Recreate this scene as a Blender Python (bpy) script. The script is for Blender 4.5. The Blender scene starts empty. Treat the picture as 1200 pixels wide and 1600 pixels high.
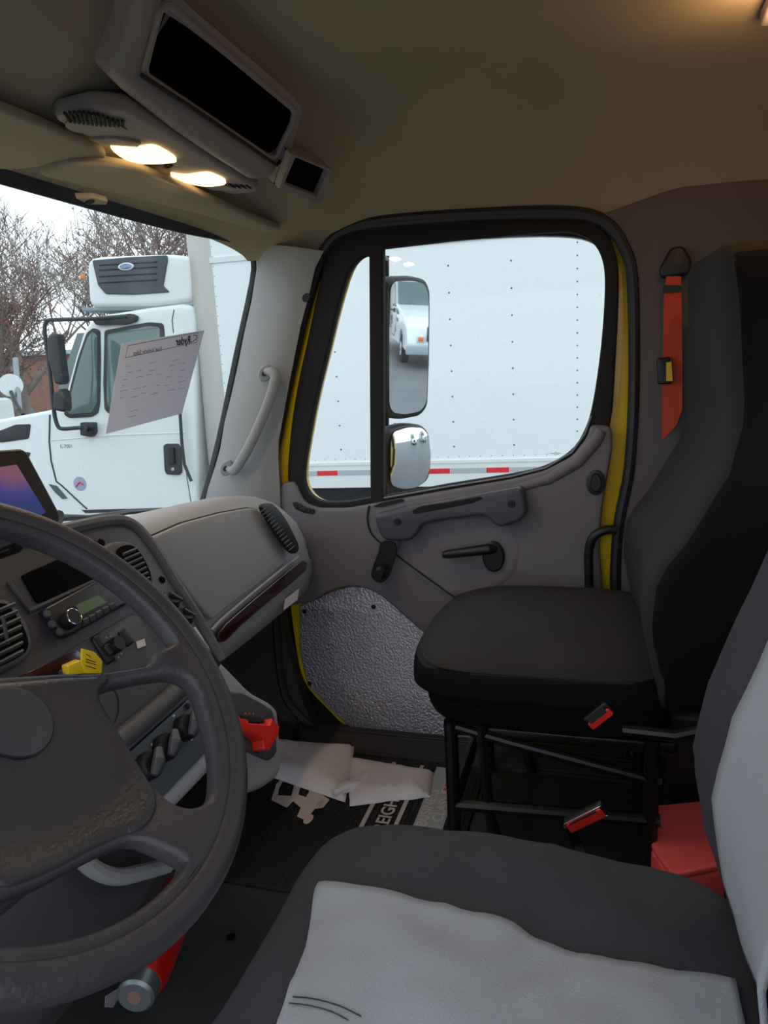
import bpy, bmesh, math, random
from mathutils import Vector as V, Matrix, noise
PI = math.pi
SC = bpy.context.scene
COL = SC.collection

# ------------------------------------------------------------------ camera
FPX = 1150.0
EYE = V((-1.2, 0.0, 2.35))
YAW, PITCH, ROLL = math.radians(17), math.radians(-11.4), math.radians(3)
FW = V((math.cos(PITCH)*math.cos(YAW), math.cos(PITCH)*math.sin(YAW), math.sin(PITCH)))
H_ = V((math.sin(YAW), -math.cos(YAW), 0)); U_ = H_.cross(FW)
RT = H_*math.cos(ROLL) - U_*math.sin(ROLL)
UP = U_*math.cos(ROLL) + H_*math.sin(ROLL)
cd = bpy.data.cameras.new('camera'); cam = bpy.data.objects.new('camera', cd); COL.objects.link(cam)
cd.sensor_width = 36; cd.lens = FPX/1600*36; cd.clip_start = 0.05; cd.clip_end = 500
cam.matrix_world = Matrix(((RT.x, UP.x, -FW.x, EYE.x), (RT.y, UP.y, -FW.y, EYE.y), (RT.z, UP.z, -FW.z, EYE.z), (0, 0, 0, 1)))
SC.camera = cam
# ------------------------------------------------------------------ world, exposure
w = bpy.data.worlds.new('overcast'); SC.world = w; w.use_nodes = True
bg = w.node_tree.nodes['Background']; bg.inputs[0].default_value = (0.83, 0.92, 1.0, 1); bg.inputs[1].default_value = 1.0
SC.view_settings.view_transform = 'Standard'; SC.view_settings.look = 'None'
SC.view_settings.gamma = 1; SC.view_settings.use_curve_mapping = False
SC.view_settings.exposure = 0.85
SC.cycles.use_denoising = True
SC.cycles.max_bounces = 10; SC.cycles.diffuse_bounces = 6; SC.cycles.transparent_max_bounces = 16
SC.cycles.sample_clamp_indirect = 6.0

# ------------------------------------------------------------------ materials
def lin(c):
    return tuple((x/255/12.92 if x/255 <= 0.04045 else ((x/255+0.055)/1.055)**2.4) for x in c) + (1,)
MATS = {}
def mat(name, c, rough=0.6, metal=0.0, bump=0, bs=200, var=0, vs=6, spec=0.5, emit=None, es=0, coat=0):
    m = bpy.data.materials.new(name); m.use_nodes = True; MATS[name] = m
    nt = m.node_tree; b = nt.nodes['Principled BSDF']
    b.inputs['Base Color'].default_value = lin(c); b.inputs['Roughness'].default_value = rough
    b.inputs['Metallic'].default_value = metal; b.inputs['Specular IOR Level'].default_value = spec
    b.inputs['Coat Weight'].default_value = coat
    tc = nt.nodes.new('ShaderNodeTexCoord')
    if var:
        n = nt.nodes.new('ShaderNodeTexNoise'); n.inputs['Scale'].default_value = vs; n.inputs['Detail'].default_value = 5
        nt.links.new(tc.outputs['Object'], n.inputs['Vector'])
        r = nt.nodes.new('ShaderNodeMapRange'); r.inputs[1].default_value = 0.3; r.inputs[2].default_value = 0.7
        r.inputs[3].default_value = 1-var; r.inputs[4].default_value = 1+var
        nt.links.new(n.outputs['Fac'], r.inputs[0])
        h = nt.nodes.new('ShaderNodeHueSaturation'); h.inputs['Color'].default_value = lin(c)
        nt.links.new(r.outputs[0], h.inputs['Value']); nt.links.new(h.outputs[0], b.inputs['Base Color'])
    if bump:
        n = nt.nodes.new('ShaderNodeTexNoise'); n.inputs['Scale'].default_value = bs; n.inputs['Detail'].default_value = 3
        nt.links.new(tc.outputs['Object'], n.inputs['Vector'])
        k = nt.nodes.new('ShaderNodeBump'); k.inputs['Strength'].default_value = bump; k.inputs['Distance'].default_value = 0.004
        nt.links.new(n.outputs['Fac'], k.inputs['Height']); nt.links.new(k.outputs[0], b.inputs['Normal'])
    if emit:
        b.inputs['Emission Color'].default_value = lin(emit); b.inputs['Emission Strength'].default_value = es
    return m
mat('headliner', (158, 148, 130), 0.9, bump=0.15, bs=300, var=0.05, vs=3)
mat('visor', (160, 152, 136), 0.85, bump=0.1, bs=300)
mat('console', (150, 143, 140), 0.6, bump=0.1, bs=350)
mat('pillar', (142, 143, 144), 0.65, bump=0.1, bs=350)
mat('dashgrey', (158, 158, 160), 0.55, bump=0.2, bs=400)
mat('dashdark', (78, 77, 82), 0.5, bump=0.15, bs=400)
mat('cluster', (62, 62, 68), 0.45, bump=0.12, bs=400)
mat('dooreg', (116, 110, 117), 0.6, bump=0.15, bs=400)
mat('doorhandle', (74, 75, 84), 0.5, bump=0.1, bs=400)
mat('groove', (32, 30, 32), 0.8)
mat('black', (22, 21, 23), 0.45)
mat('blackmatte', (26, 25, 27), 0.85)
mat('void', (6, 6, 7), 0.9, spec=0.1)
mat('rubber', (36, 36, 42), 0.5)
mat('wheelskin', (60, 56, 60), 0.5, bump=0.25, bs=160, var=0.12, vs=30)
mat('wheelpad', (54, 52, 55), 0.45, bump=0.3, bs=220)
mat('yellow', (228, 190, 20), 0.35, coat=0.3)
mat('wood', (50, 18, 20), 0.18, var=0.35, vs=18, coat=0.6)
mat('silverplate', (205, 198, 208), 0.30, metal=0.8, bump=1.0, bs=150)
mat('screen', (10, 10, 12), 0.12)
mat('lcd', (100, 122, 92), 0.25)
mat('radio', (40, 40, 45), 0.4)
mat('hvac', (70, 78, 86), 0.5)
mat('chrome', (225, 225, 228), 0.15, metal=1)
mat('tagyellow', (238, 196, 20), 0.4)
mat('labelwhite', (215, 205, 205), 0.6)
mat('red', (244, 52, 44), 0.38)
mat('redclear', (255, 100, 96), 0.3)
mat('extred', (190, 16, 16), 0.3, coat=0.4)
mat('paper', (222, 222, 232), 0.75, bump=0.1, bs=60)
mat('towel', (238, 232, 240), 0.9, bump=0.6, bs=70, var=0.04)
mat('ink', (40, 38, 48), 0.8)
mat('inklight', (120, 118, 135), 0.8)
mat('seatblack', (50, 47, 46), 0.85, bump=0.25, bs=500, var=0.08, vs=8, spec=0.2)
mat('coverblack', (60, 58, 64), 0.8, bump=0.25, bs=400, var=0.08, vs=5, spec=0.25)
mat('covergrey', (156, 158, 165), 0.8, bump=0.25, bs=400, var=0.04, vs=4, spec=0.3)
mat('frameblack', (18, 18, 20), 0.4)
mat('floor', (44, 47, 48), 0.6, bump=0.3, bs=60, var=0.2, vs=6)
mat('floormat', (22, 22, 25), 0.7)
mat('toeboard', (54, 52, 54), 0.8, bump=0.2, bs=80)
mat('orangebelt', (205, 66, 26), 0.6)
mat('sidetrim', (98, 90, 90), 0.75, bump=0.1, bs=300)
mat('truckwhite', (226, 231, 231), 0.35, coat=0.3)
mat('boxwhite', (232, 237, 239), 0.5)
mat('boxcorner', (186, 184, 178), 0.42, metal=0.35)
mat('rail', (222, 226, 226), 0.45)
mat('taperred', (214, 40, 52), 0.4)
mat('tapegrey', (170, 182, 186), 0.35)
mat('rivet', (100, 106, 112), 0.5)
mat('truckglass', (92, 112, 110), 0.08, spec=0.8)
mat('truckblack', (46, 48, 52), 0.5)
mat('reefergrey', (74, 80, 88), 0.6)
mat('logoblue', (90, 130, 176), 0.4)
mat('decal', (160, 160, 190), 0.5)
mat('amber', (240, 130, 30), 0.3)
mat('tyre', (28, 28, 30), 0.85)
mat('asphalt', (90, 90, 93), 0.5, bump=0.4, bs=40, var=0.12, vs=0.6)
mat('bark', (136, 124, 117), 0.9, var=0.2, vs=10)
mat('leafbrown', (150, 98, 76), 0.85, var=0.3, vs=2)
mat('brick', (140, 106, 94), 0.85, var=0.12, vs=3)
mat('greycar', (150, 156, 160), 0.35, coat=0.4)
mat('steel', (140, 146, 150), 0.4, metal=0.7)
mat('containerblue', (150, 166, 190), 0.5)
mat('bluetruck', (30, 70, 150), 0.4)
mat('switchgrey', (170, 160, 150), 0.5)
mat('mirrorglass', (235, 240, 243), 0.015, metal=1.0)
m = mat('domelens', (255, 225, 170), 0.4, emit=(255, 208, 138), es=2.0)
m = mat('roofwhite', (220, 200, 60), 0.5)
# glass: clear thin panes
def glassmat(name, tint, gl=0.06, dust=0.0):
    m = bpy.data.materials.new(name); m.use_nodes = True; nt = m.node_tree; MATS[name] = m
    for n in list(nt.nodes): nt.nodes.remove(n)
    o = nt.nodes.new('ShaderNodeOutputMaterial'); mx = nt.nodes.new('ShaderNodeMixShader')
    t = nt.nodes.new('ShaderNodeBsdfTransparent'); t.inputs[0].default_value = tint
    g = nt.nodes.new('ShaderNodeBsdfGlossy'); g.inputs['Roughness'].default_value = 0.0
    lw = nt.nodes.new('ShaderNodeLayerWeight'); lw.inputs[0].default_value = 0.5
    pw = nt.nodes.new('ShaderNodeMath'); pw.operation = 'POWER'; pw.inputs[1].default_value = 5
    f = nt.nodes.new('ShaderNodeMapRange'); f.inputs[3].default_value = 0.012; f.inputs[4].default_value = 0.6
    nt.links.new(lw.outputs['Facing'], pw.inputs[0]); nt.links.new(pw.outputs[0], f.inputs[0])
    nt.links.new(f.outputs[0], mx.inputs[0]); nt.links.new(t.outputs[0], mx.inputs[1]); nt.links.new(g.outputs[0], mx.inputs[2])
    # raindrops and specks on the pane
    tc = nt.nodes.new('ShaderNodeTexCoord'); vo = nt.nodes.new('ShaderNodeTexVoronoi'); vo.inputs['Scale'].default_value = 38
    vo.inputs['Randomness'].default_value = 1
    nt.links.new(tc.outputs['Object'], vo.inputs['Vector'])
    lt = nt.nodes.new('ShaderNodeMath'); lt.operation = 'LESS_THAN'; lt.inputs[1].default_value = dust
    nt.links.new(vo.outputs['Distance'], lt.inputs[0])
    mu = nt.nodes.new('ShaderNodeMath'); mu.operation = 'MULTIPLY'; mu.inputs[1].default_value = 0.45
    nt.links.new(lt.outputs[0], mu.inputs[0])
    d = nt.nodes.new('ShaderNodeBsdfDiffuse'); d.inputs[0].default_value = (.8, .8, .8, 1)
    m2 = nt.nodes.new('ShaderNodeMixShader'); nt.links.new(mu.outputs[0], m2.inputs[0])
    nt.links.new(mx.outputs[0], m2.inputs[1]); nt.links.new(d.outputs[0], m2.inputs[2]); nt.links.new(m2.outputs[0], o.inputs[0])
m = MATS['paper']; nt = m.node_tree; b_ = nt.nodes['Principled BSDF']; tl = nt.nodes.new('ShaderNodeBsdfTranslucent'); tl.inputs[0].default_value = (0.62, 0.62, 0.68, 1)
mx_ = nt.nodes.new('ShaderNodeMixShader'); mx_.inputs[0].default_value = 0.45
nt.links.new(b_.outputs[0], mx_.inputs[1]); nt.links.new(tl.outputs[0], mx_.inputs[2]); nt.links.new(mx_.outputs[0], nt.nodes['Material Output'].inputs[0])
glassmat('glass', (0.96, 0.98, 0.975, 1), dust=0.045)
glassmat('doorglass', (0.97, 0.985, 0.98, 1), dust=0.04)
# screen picture: blurred violet-blue sky reflection shown on the display
def screenmat():
    m = bpy.data.materials.new('display'); m.use_nodes = True; nt = m.node_tree; MATS['display'] = m
    b = nt.nodes['Principled BSDF']; b.inputs['Roughness'].default_value = 0.12
    tc = nt.nodes.new('ShaderNodeTexCoord'); n = nt.nodes.new('ShaderNodeTexNoise'); n.inputs['Scale'].default_value = 9; n.inputs['Detail'].default_value = 0
    nt.links.new(tc.outputs['Object'], n.inputs['Vector'])
    r = nt.nodes.new('ShaderNodeValToRGB'); e = r.color_ramp.elements
    e[0].position = 0.36; e[0].color = lin((40, 66, 112)); e[1].position = 0.62; e[1].color = lin((150, 100, 120))
    x = e.new(0.5); x.color = lin((84, 80, 150))
    nt.links.new(n.outputs['Fac'], r.inputs[0]); nt.links.new(r.outputs[0], b.inputs['Emission Color'])
    b.inputs['Emission Strength'].default_value = 0.35; b.inputs['Base Color'].default_value = lin((20, 22, 34))
screenmat()

# ------------------------------------------------------------------ geometry helpers
ORG = {}
def root_of(o):
    while o.parent: o = o.parent
    return o
def props(o, label=None, cat=None, group=None, kind=None):
    if label: o['label'] = label
    if cat: o['category'] = cat
    if group: o['group'] = group
    if kind: o['kind'] = kind
    return o
def thing(name, loc, label=None, cat=None, group=None, kind=None):
    o = bpy.data.objects.new(name, None); COL.objects.link(o); o.location = loc; o.empty_display_size = 0.1
    ORG[o.name] = V(loc); return props(o, label, cat, group, kind)
def finish(me, name, m, parent=None, sharp=35):
    """vertices come in world coordinates; the object's origin is the root thing's base"""
    if parent is None:
        xs = [v.co for v in me.vertices]
        org = V(((min(p.x for p in xs)+max(p.x for p in xs))/2, (min(p.y for p in xs)+max(p.y for p in xs))/2, min(p.z for p in xs)))
    else:
        org = ORG[root_of(parent).name]
    me.transform(Matrix.Translation(-org))
    if m:
        me.materials.clear(); me.materials.append(MATS[m])
    me.polygons.foreach_set('use_smooth', [True]*len(me.polygons))
    me.set_sharp_from_angle(angle=math.radians(sharp))
    me.update()
    o = bpy.data.objects.new(name, me); COL.objects.link(o)
    if parent: o.parent = parent
    else: o.location = org; ORG[o.name] = org
    return o
class MB:
    def __init__(s): s.v = []; s.f = []
    def add(s, vs, fs):
        k = len(s.v); s.v += [V(p) for p in vs]; s.f += [[i+k for i in f] for f in fs]
    def box(s, c, d, rot=None):
        c = V(c); rot = rot or Matrix.Identity(3)
        vs = [c + rot @ V((sx*d[0]/2, sy*d[1]/2, sz*d[2]/2)) for sx in (-1, 1) for sy in (-1, 1) for sz in (-1, 1)]
        s.add(vs, [(0, 1, 3, 2), (4, 6, 7, 5), (0, 4, 5, 1), (2, 3, 7, 6), (0, 2, 6, 4), (1, 5, 7, 3)])
    def rbox(s, c, d, r, rot=None, seg=3):
        bm = bmesh.new(); bmesh.ops.create_cube(bm, size=1)
        for v in bm.verts: v.co = V((v.co.x*d[0], v.co.y*d[1], v.co.z*d[2]))
        bmesh.ops.bevel(bm, geom=list(bm.edges), offset=r, segments=seg, affect='EDGES', profile=0.5)
        rot = rot or Matrix.Identity(3); c = V(c); bm.verts.index_update()
        s.add([c + rot @ v.co for v in bm.verts], [[v.index for v in f.verts] for f in bm.faces]); bm.free()
    def tube(s, path, r, seg=10, closed=False, cap=True):
        path = [V(p) for p in path]; n = len(path); rs = r if isinstance(r, (list, tuple)) else [r]*n
        ref = V((0.123, 0.31, 0.94)).normalized(); rings = []; prev = None
        for i in range(n):
            a = path[(i-1) % n] if (closed or i > 0) else path[i]; b = path[(i+1) % n] if (closed or i < n-1) else path[i]
            t = (b-a).normalized()
            if prev is None:
                x = t.cross(ref)
                if x.length < 0.05: x = t.cross(V((1, 0, 0)))
                x.normalize()
            else:
                x = (prev - t*prev.dot(t)).normalized()
            prev = x; y = t.cross(x)
            rings.append([path[i] + (x*math.cos(2*PI*k/seg) + y*math.sin(2*PI*k/seg))*rs[i] for k in range(seg)])
        vs = [p for rg in rings for p in rg]; fs = []
        for i in range(n if closed else n-1):
            j = (i+1) % n
            for k in range(seg):
                l = (k+1) % seg; fs.append((i*seg+k, i*seg+l, j*seg+l, j*seg+k))
        if cap and not closed: fs += [tuple(range(seg))[::-1], tuple((n-1)*seg+k for k in range(seg))]
        s.add(vs, fs)
    def loft(s, secs, closed=True, cap=True):
        n = len(secs[0]); vs = [V(p) for q in secs for p in q]; fs = []
        for i in range(len(secs)-1):
            for k in range(n if closed else n-1):
                l = (k+1) % n; fs.append((i*n+k, i*n+l, (i+1)*n+l, (i+1)*n+k))
        if cap and closed: fs += [tuple(range(n))[::-1], tuple((len(secs)-1)*n+k for k in range(n))]
        s.add(vs, fs)
    def disc(s, fr, a, b, r, h, seg=20, ry=None, z=0):
        ry = ry or r; bot = []; top = []; c = []
        for k in range(seg):
            x, y = a+r*math.cos(2*PI*k/seg), b+ry*math.sin(2*PI*k/seg)
            bot.append(fr.at(x, y, z)); top.append(fr.at(x, y, z+h*0.7)); c.append(fr.at(a+(x-a)*0.88, b+(y-b)*0.88, z+h))
        s.loft([bot, top, c])
    def build(s, name, m, parent=None, sharp=35):
        me = bpy.data.meshes.new(name); me.from_pydata([tuple(p) for p in s.v], [], s.f)
        bm = bmesh.new(); bm.from_mesh(me); bmesh.ops.recalc_face_normals(bm, faces=bm.faces); bm.to_mesh(me); bm.free()
        return finish(me, name, m, parent, sharp)
class Frame:
    """a plane of the place: origin, in-plane axes u and v, normal n = u x v"""
    def __init__(s, o, u, v): s.o = V(o); s.u = V(u).normalized(); s.v = V(v).normalized(); s.n = s.u.cross(s.v).normalized()
    def at(s, a, b, z=0): return s.o + s.u*a + s.v*b + s.n*z
    def px(s, x, y, z=0):
        d = FW + RT*((x-600)/FPX) - UP*((y-800)/FPX); o = s.o + s.n*z
        t = (o-EYE).dot(s.n)/d.dot(s.n); p = EYE + d*t - s.o
        return (p.dot(s.u), p.dot(s.v))
    def p3(s, x, y, z=0):
        a, b = s.px(x, y, z); return s.at(a, b, z)
    def pxs(s, pts, z=0): return [s.px(x, y, z) for x, y in pts]
    def shift(s, z): return Frame(s.at(0, 0, z), s.u, s.v)
def fillet(pts, r, seg=5):
    out = []; n = len(pts)
    for i in range(n):
        p0, p, p1 = V(pts[i-1]), V(pts[i]), V(pts[(i+1) % n]); a = p0-p; b = p1-p
        d = min(r, a.length*0.45, b.length*0.45)
        if d < 1e-5: out.append(tuple(p)); continue
        A = p + a.normalized()*d; B = p + b.normalized()*d
        for k in range(seg+1):
            t = k/seg; out.append(tuple(A*(1-t)**2 + p*2*t*(1-t) + B*t*t))
    return out
def spline(pts, seg=5, closed=True):
    pts = [V(p) for p in pts]; n = len(pts); out = []
    for i in range(n if closed else n-1):
        if closed: a, b, c, d = pts[i-1], pts[i], pts[(i+1) % n], pts[(i+2) % n]
        else: a, b, c, d = pts[max(i-1, 0)], pts[i], pts[i+1], pts[min(i+2, n-1)]
        for k in range(seg):
            t = k/seg
            out.append(0.5*((2*b) + (c-a)*t + (2*a-5*b+4*c-d)*t*t + (-a+3*b-3*c+d)*t**3))
    if not closed: out.append(pts[-1])
    return [tuple(p) for p in out]
def plate(name, fr, outer, t, m, parent=None, holes=(), z=0, bevel=0.0, sharp=35, seg=2):
    """flat shape with holes in a frame, from depth z to z+t along the normal, edges rounded"""
    cu = bpy.data.curves.new(name, 'CURVE'); cu.dimensions = '2D'; cu.fill_mode = 'BOTH'
    for poly in [outer]+list(holes):
        sp = cu.splines.new('POLY'); sp.points.add(len(poly)-1); sp.use_cyclic_u = True
        for i, p in enumerate(poly): sp.points[i].co = (p[0], p[1], 0, 1)
    bevel = min(bevel, t*0.49)
    cu.extrude = max(t/2-bevel, 0); cu.bevel_depth = bevel; cu.bevel_resolution = seg; cu.offset = -bevel
    tmp = bpy.data.objects.new('tmp', cu); COL.objects.link(tmp); bpy.context.view_layer.update()
    dg = bpy.context.evaluated_depsgraph_get()
    me = bpy.data.meshes.new_from_object(tmp.evaluated_get(dg), depsgraph=dg)
    bpy.data.objects.remove(tmp); me.name = name
    M = Matrix(((fr.u.x, fr.v.x, fr.n.x, 0), (fr.u.y, fr.v.y, fr.n.y, 0), (fr.u.z, fr.v.z, fr.n.z, 0), (0, 0, 0, 1)))
    M = Matrix.Translation(fr.at(0, 0, z+t/2)) @ M
    me.transform(M)
    bm = bmesh.new(); bm.from_mesh(me); bmesh.ops.remove_doubles(bm, verts=bm.verts, dist=1e-6)
    bmesh.ops.recalc_face_normals(bm, faces=bm.faces); bm.to_mesh(me); bm.free()
    return finish(me, name, m, parent, sharp)
def lettering(name, body, fr, a, b, size, m, parent, z=0, rot=0, mirror=False, t=0.0006, shear=0, bold=0, dirv=None):
    cu = bpy.data.curves.new(name, 'FONT'); cu.body = body; cu.size = size; cu.extrude = t/2; cu.shear = shear; cu.offset = bold
    tmp = bpy.data.objects.new('tmp', cu); COL.objects.link(tmp); bpy.context.view_layer.update()
    dg = bpy.context.evaluated_depsgraph_get(); me = bpy.data.meshes.new_from_object(tmp.evaluated_get(dg), depsgraph=dg)
    bpy.data.objects.remove(tmp)
    u = fr.u*math.cos(rot)+fr.v*math.sin(rot); v = -fr.u*math.sin(rot)+fr.v*math.cos(rot)
    if mirror: u = -u
    if dirv: u = (fr.u*dirv[0]+fr.v*dirv[1]).normalized()
    o = fr.at(a, b, z+t/2)
    for q in me.vertices: q.co = o + u*q.co.x + v*q.co.y + fr.n*q.co.z
    if mirror: me.flip_normals()
    return finish(me, name, m, parent, 30)
def circ(a, b, r, ry=None, n=20):
    ry = ry or r; return [(a+r*math.cos(2*PI*k/n), b+ry*math.sin(2*PI*k/n)) for k in range(n)]
def rect(a0, b0, a1, b1, r=0.0, seg=4):
    q = [(a0, b0), (a1, b0), (a1, b1), (a0, b1)]
    return fillet(q, r, seg) if r else q
def softbox(c, d, p=5, n=14, fn=None):
    """rounded cushion: cube grid pushed onto a superellipsoid, then shaped by fn"""
    vs = []; fs = []; idx = {}
    def vid(q):
        k = tuple(round(x, 5) for x in q)
        if k not in idx:
            L = sum(abs(x)**p for x in q)**(1/p); w = V(q)/L
            r = V((c[0]+w.x*d[0]/2, c[1]+w.y*d[1]/2, c[2]+w.z*d[2]/2))
            idx[k] = len(vs); vs.append(fn(r, w) if fn else r)
        return idx[k]
    for ax in range(3):
        for sg in (-1, 1):
            for i in range(n):
                for j in range(n):
                    q = []
                    for (a, b) in ((i, j), (i+1, j), (i+1, j+1), (i, j+1)):
                        t = [0, 0, 0]; t[ax] = sg
                        t[(ax+1) % 3] = math.sin((2*a/n-1)*PI/2)*0.3+(2*a/n-1)*0.7; t[(ax+2) % 3] = math.sin((2*b/n-1)*PI/2)*0.3+(2*b/n-1)*0.7
                        q.append(vid(t))
                    fs.append(q if sg > 0 else q[::-1])
    b = MB(); b.add(vs, fs); return b
def interp(tab, x):
    if x <= tab[0][0]: return tab[0][1]
    for (a, fa), (b, fb) in zip(tab, tab[1:]):
        if x <= b:
            t = (x-a)/(b-a); t = t*t*(3-2*t)*0.5+t*0.5; return fa+(fb-fa)*t
    return tab[-1][1]
def screw(fr, x, y, r, parent, name='screw', m='black', z=0):
    a, b = fr.px(x, y, z); k = MB(); k.disc(fr, a, b, r, 0.004, 14, z=z); o = k.build(name, m, parent)
    k = MB(); k.disc(fr, a, b, r*0.5, 0.002, 6, z=z+0.004); k.build('screw_socket', 'groove', o); return o
def copy_tree(o, parent=None):
    c = o.copy(); COL.objects.link(c); c.parent = parent
    for ch in list(o.children): copy_tree(ch, c)
    return c

# frames of the cab
D = Frame((0.95, 0, 0), (0, -1, 0), (0, 0, 1))            # passenger door, normal into the cab
S = Frame((0, 0.85, 2.08), (1, 0, 0), (0, 0.5, 0.866))     # centre stack face
G = Frame((0, 0.85, 1.78), (1, 0, 0), (0, 0.12, 0.993))    # glove box face
W = Frame((0, 1.03, 2.72), (1, 0, 0), (0, -0.265, 0.964))  # windshield
FL = Frame((0, 0, 1.12), (1, 0, 0), (0, 1, 0))             # cab floor

# ------------------------------------------------------------------ the setting
def ceil_z(x, y):
    base = interp([(-0.55, 2.90), (-0.3, 2.94), (0.45, 2.955), (0.62, 2.945), (0.80, 2.81), (0.90, 2.765), (1.05, 2.72)], y)
    ax = abs(x); z0 = 2.68
    if ax > 0.5:
        t = min((ax-0.5)/0.47, 1.0); base = z0 + (base-z0)*max(0, 1-t**2.6)**0.6
    return base
b = MB(); nx, ny = 64, 60
for layer in (0, 0.05):
    for j in range(ny+1):
        for i in range(nx+1):
            x = -0.97+1.94*i/nx; y = -0.55+1.61*j/ny
            b.v.append(V((x, y, ceil_z(x, y)+layer)))
N1 = (nx+1)*(ny+1)
for j in range(ny):
    for i in range(nx):
        a = j*(nx+1)+i
        if -0.05 < b.v[a].x < 0.44 and 0.64 < b.v[a].y < 0.78: continue
        b.f += [(a, a+nx+1, a+nx+2, a+1), (a+N1, a+1+N1, a+nx+2+N1, a+nx+1+N1)]
for i in range(nx):
    b.f += [(i, i+1, i+1+N1, i+N1)]; k = ny*(nx+1)+i; b.f += [(k, k+N1, k+1+N1, k+1)]
for j in range(ny):
    k = j*(nx+1); b.f += [(k, k+N1, k+nx+1+N1, k+nx+1)]; k += nx; b.f += [(k, k+nx+1, k+nx+1+N1, k+N1)]
props(b.build('ceiling', 'headliner', sharp=60), kind='structure')
# floor with raised tunnel (doghouse)
b = MB(); b.box((0, 0.42, 1.095), (1.98, 1.98, 0.05)); props(b.build('floor', 'floor'), kind='structure')
# firewall / toe board
b = MB()
b.loft([[(x, 1.02, 1.12), (x, 1.40, 1.42), (x, 1.42, 1.86), (x, 1.46, 1.86), (x, 1.46, 1.10), (x, 1.02, 1.10)] for x in (-0.97, 0.97)])
props(b.build('wall_front', 'toeboard'), kind='structure')
# rear wall with a rear window
RW = Frame((0, -0.52, 0), (-1, 0, 0), (0, 0, 1))   # normal +Y? u x v = (0,1,0)
o = plate('wall_rear', RW, rect(-0.97, 1.1, 0.97, 2.93), 0.04, 'sidetrim', holes=[rect(-0.72, 2.08, 0.30, 2.56, 0.08)], z=-0.04, bevel=0.004)
props(o, kind='structure')
o = plate('window_2', RW, rect(-0.73, 2.07, 0.31, 2.57, 0.08), 0.005, 'doorglass', z=-0.025); props(o, kind='structure')
# right side wall behind the door
prof = [(D.px(988, 430)), (D.px(992, 600)), D.px(985, 720), D.px(968, 830), D.px(962, 960), D.px(975, 1100), D.px(975, 1180)]
ap = spline(prof, 4, closed=False)
out = ap + [(0.56, 1.1), (0.56, 2.85)] + [D.px(940, 335), D.px(985, 395)]
o = plate('wall_right', D, out, 0.05, 'sidetrim', z=-0.045, bevel=0.004); props(o, kind='structure')
rw = o
# header rail above the door opening
o = plate('wall_right_header', D, [(-0.95, 2.9), (0.56, 2.9), (0.56, 2.66), D.px(1000, 350), D.px(900, 332), D.px(600, 345), D.px(520, 375), D.px(505, 398), (-0.95, 2.66)], 0.05, 'sidetrim', z=-0.07)
props(o, kind='structure'); o.name = 'trim_4'
# left side behind the driver's door opening (the driver's door stands open)
LW = Frame((-0.97, 0, 0), (0, 1, 0), (0, 0, 1))
o = plate('wall_left', LW, rect(-0.56, 1.1, -0.28, 2.80), 0.05, 'sidetrim', z=-0.05); props(o, kind='structure')
o = plate('trim_5', LW, rect(-0.56, 2.70, 1.06, 2.92), 0.05, 'sidetrim', z=-0.05); props(o, kind='structure')
# ------------------------------------------------------------------ windshield
gl = [(-200, 200), (0, 291), (200, 343), (290, 366), (360, 379), (386, 388), (398, 405), (398, 440), (372, 560), (345, 690), (318, 790), (300, 840)]
right = [W.px(*p) for p in gl[2:]]
hole = spline(right, 3, closed=False)
hole = hole + [(-p[0], p[1]) for p in reversed(hole)]
top = W.px(386, 374)[1]
outer = [(-1.03, 0.02), (1.03, 0.02), (1.0, -0.95), (-1.0, -0.95)]
wt = thing('window_1', (0, 1.2, 1.9), kind='structure')
plate('windshield_seal', W, outer, 0.02, 'rubber', wt, holes=[hole], z=-0.02, bevel=0.004)
plate('glass_pane', W, [(-1.0, 0.0), (1.0, 0.0), (0.98, -0.93), (-0.98, -0.93)], 0.005, 'glass', wt, z=-0.018)

# ------------------------------------------------------------------ pillar trim
def pillar():
    b = MB(); secs = []
    for k in range(13):
        t = k/12
        A = W.p3(*[(398, 384), (398, 420), (386, 485), (372, 555), (355, 635), (338, 712), (318, 795)][0]) if False else None
        yA = [384, 420, 470, 520, 570, 620, 660, 700, 730, 760, 785, 810, 840][k]
        xA = interp([(384, 402), (420, 404), (470, 396), (560, 376), (690, 349), (790, 322), (840, 308)], yA)
        A = W.p3(xA-3, yA, 0.004)
        z = A.z
        yB = interp([(384, 392), (470, 460), (570, 560), (700, 690), (785, 775), (840, 830)], yA)
        xB = interp([(392, 506), (420, 492), (520, 468), (600, 451), (700, 434), (780, 438), (840, 440)], yB)
        B = D.p3(xB, yB, 0.03)
        C = (A+B)/2
        sec = [A, A.lerp(B, 0.12)+V((-0.022, -0.012, 0)), A.lerp(B, 0.35)+V((-0.035, -0.02, 0)), A.lerp(B, 0.6)+V((-0.034, -0.012, 0)), A.lerp(B, 0.82)+V((-0.022, -0.002, 0)), B,
               B+V((0.06, 0.02, 0)), A+V((0.05, 0.0, 0))]
        secs.append(sec)
    b.loft(secs)
    return b
tr = thing('trim_1', (0.9, 1.1, 1.95), kind='structure')
pillar().build('pillar_cover', 'pillar', tr, sharp=50)
PF = Frame(W.p3(415, 560, 0.0)+V((-0.03, -0.06, 0)), V((0.12, -0.30, 0)), V((0, -0.06, 0.8)))
# frame roughly on the pillar's inner face
PF = Frame((0.875, 1.05, 2.3), V((0.35, -0.94, 0)), V((0, -0.265, 0.964)))
k = MB(); a, q = PF.px(445, 476); k.disc(PF, a, q, 0.013, 0.004, 16, z=0.004); k.build('trim_plug', 'black', tr)

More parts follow.
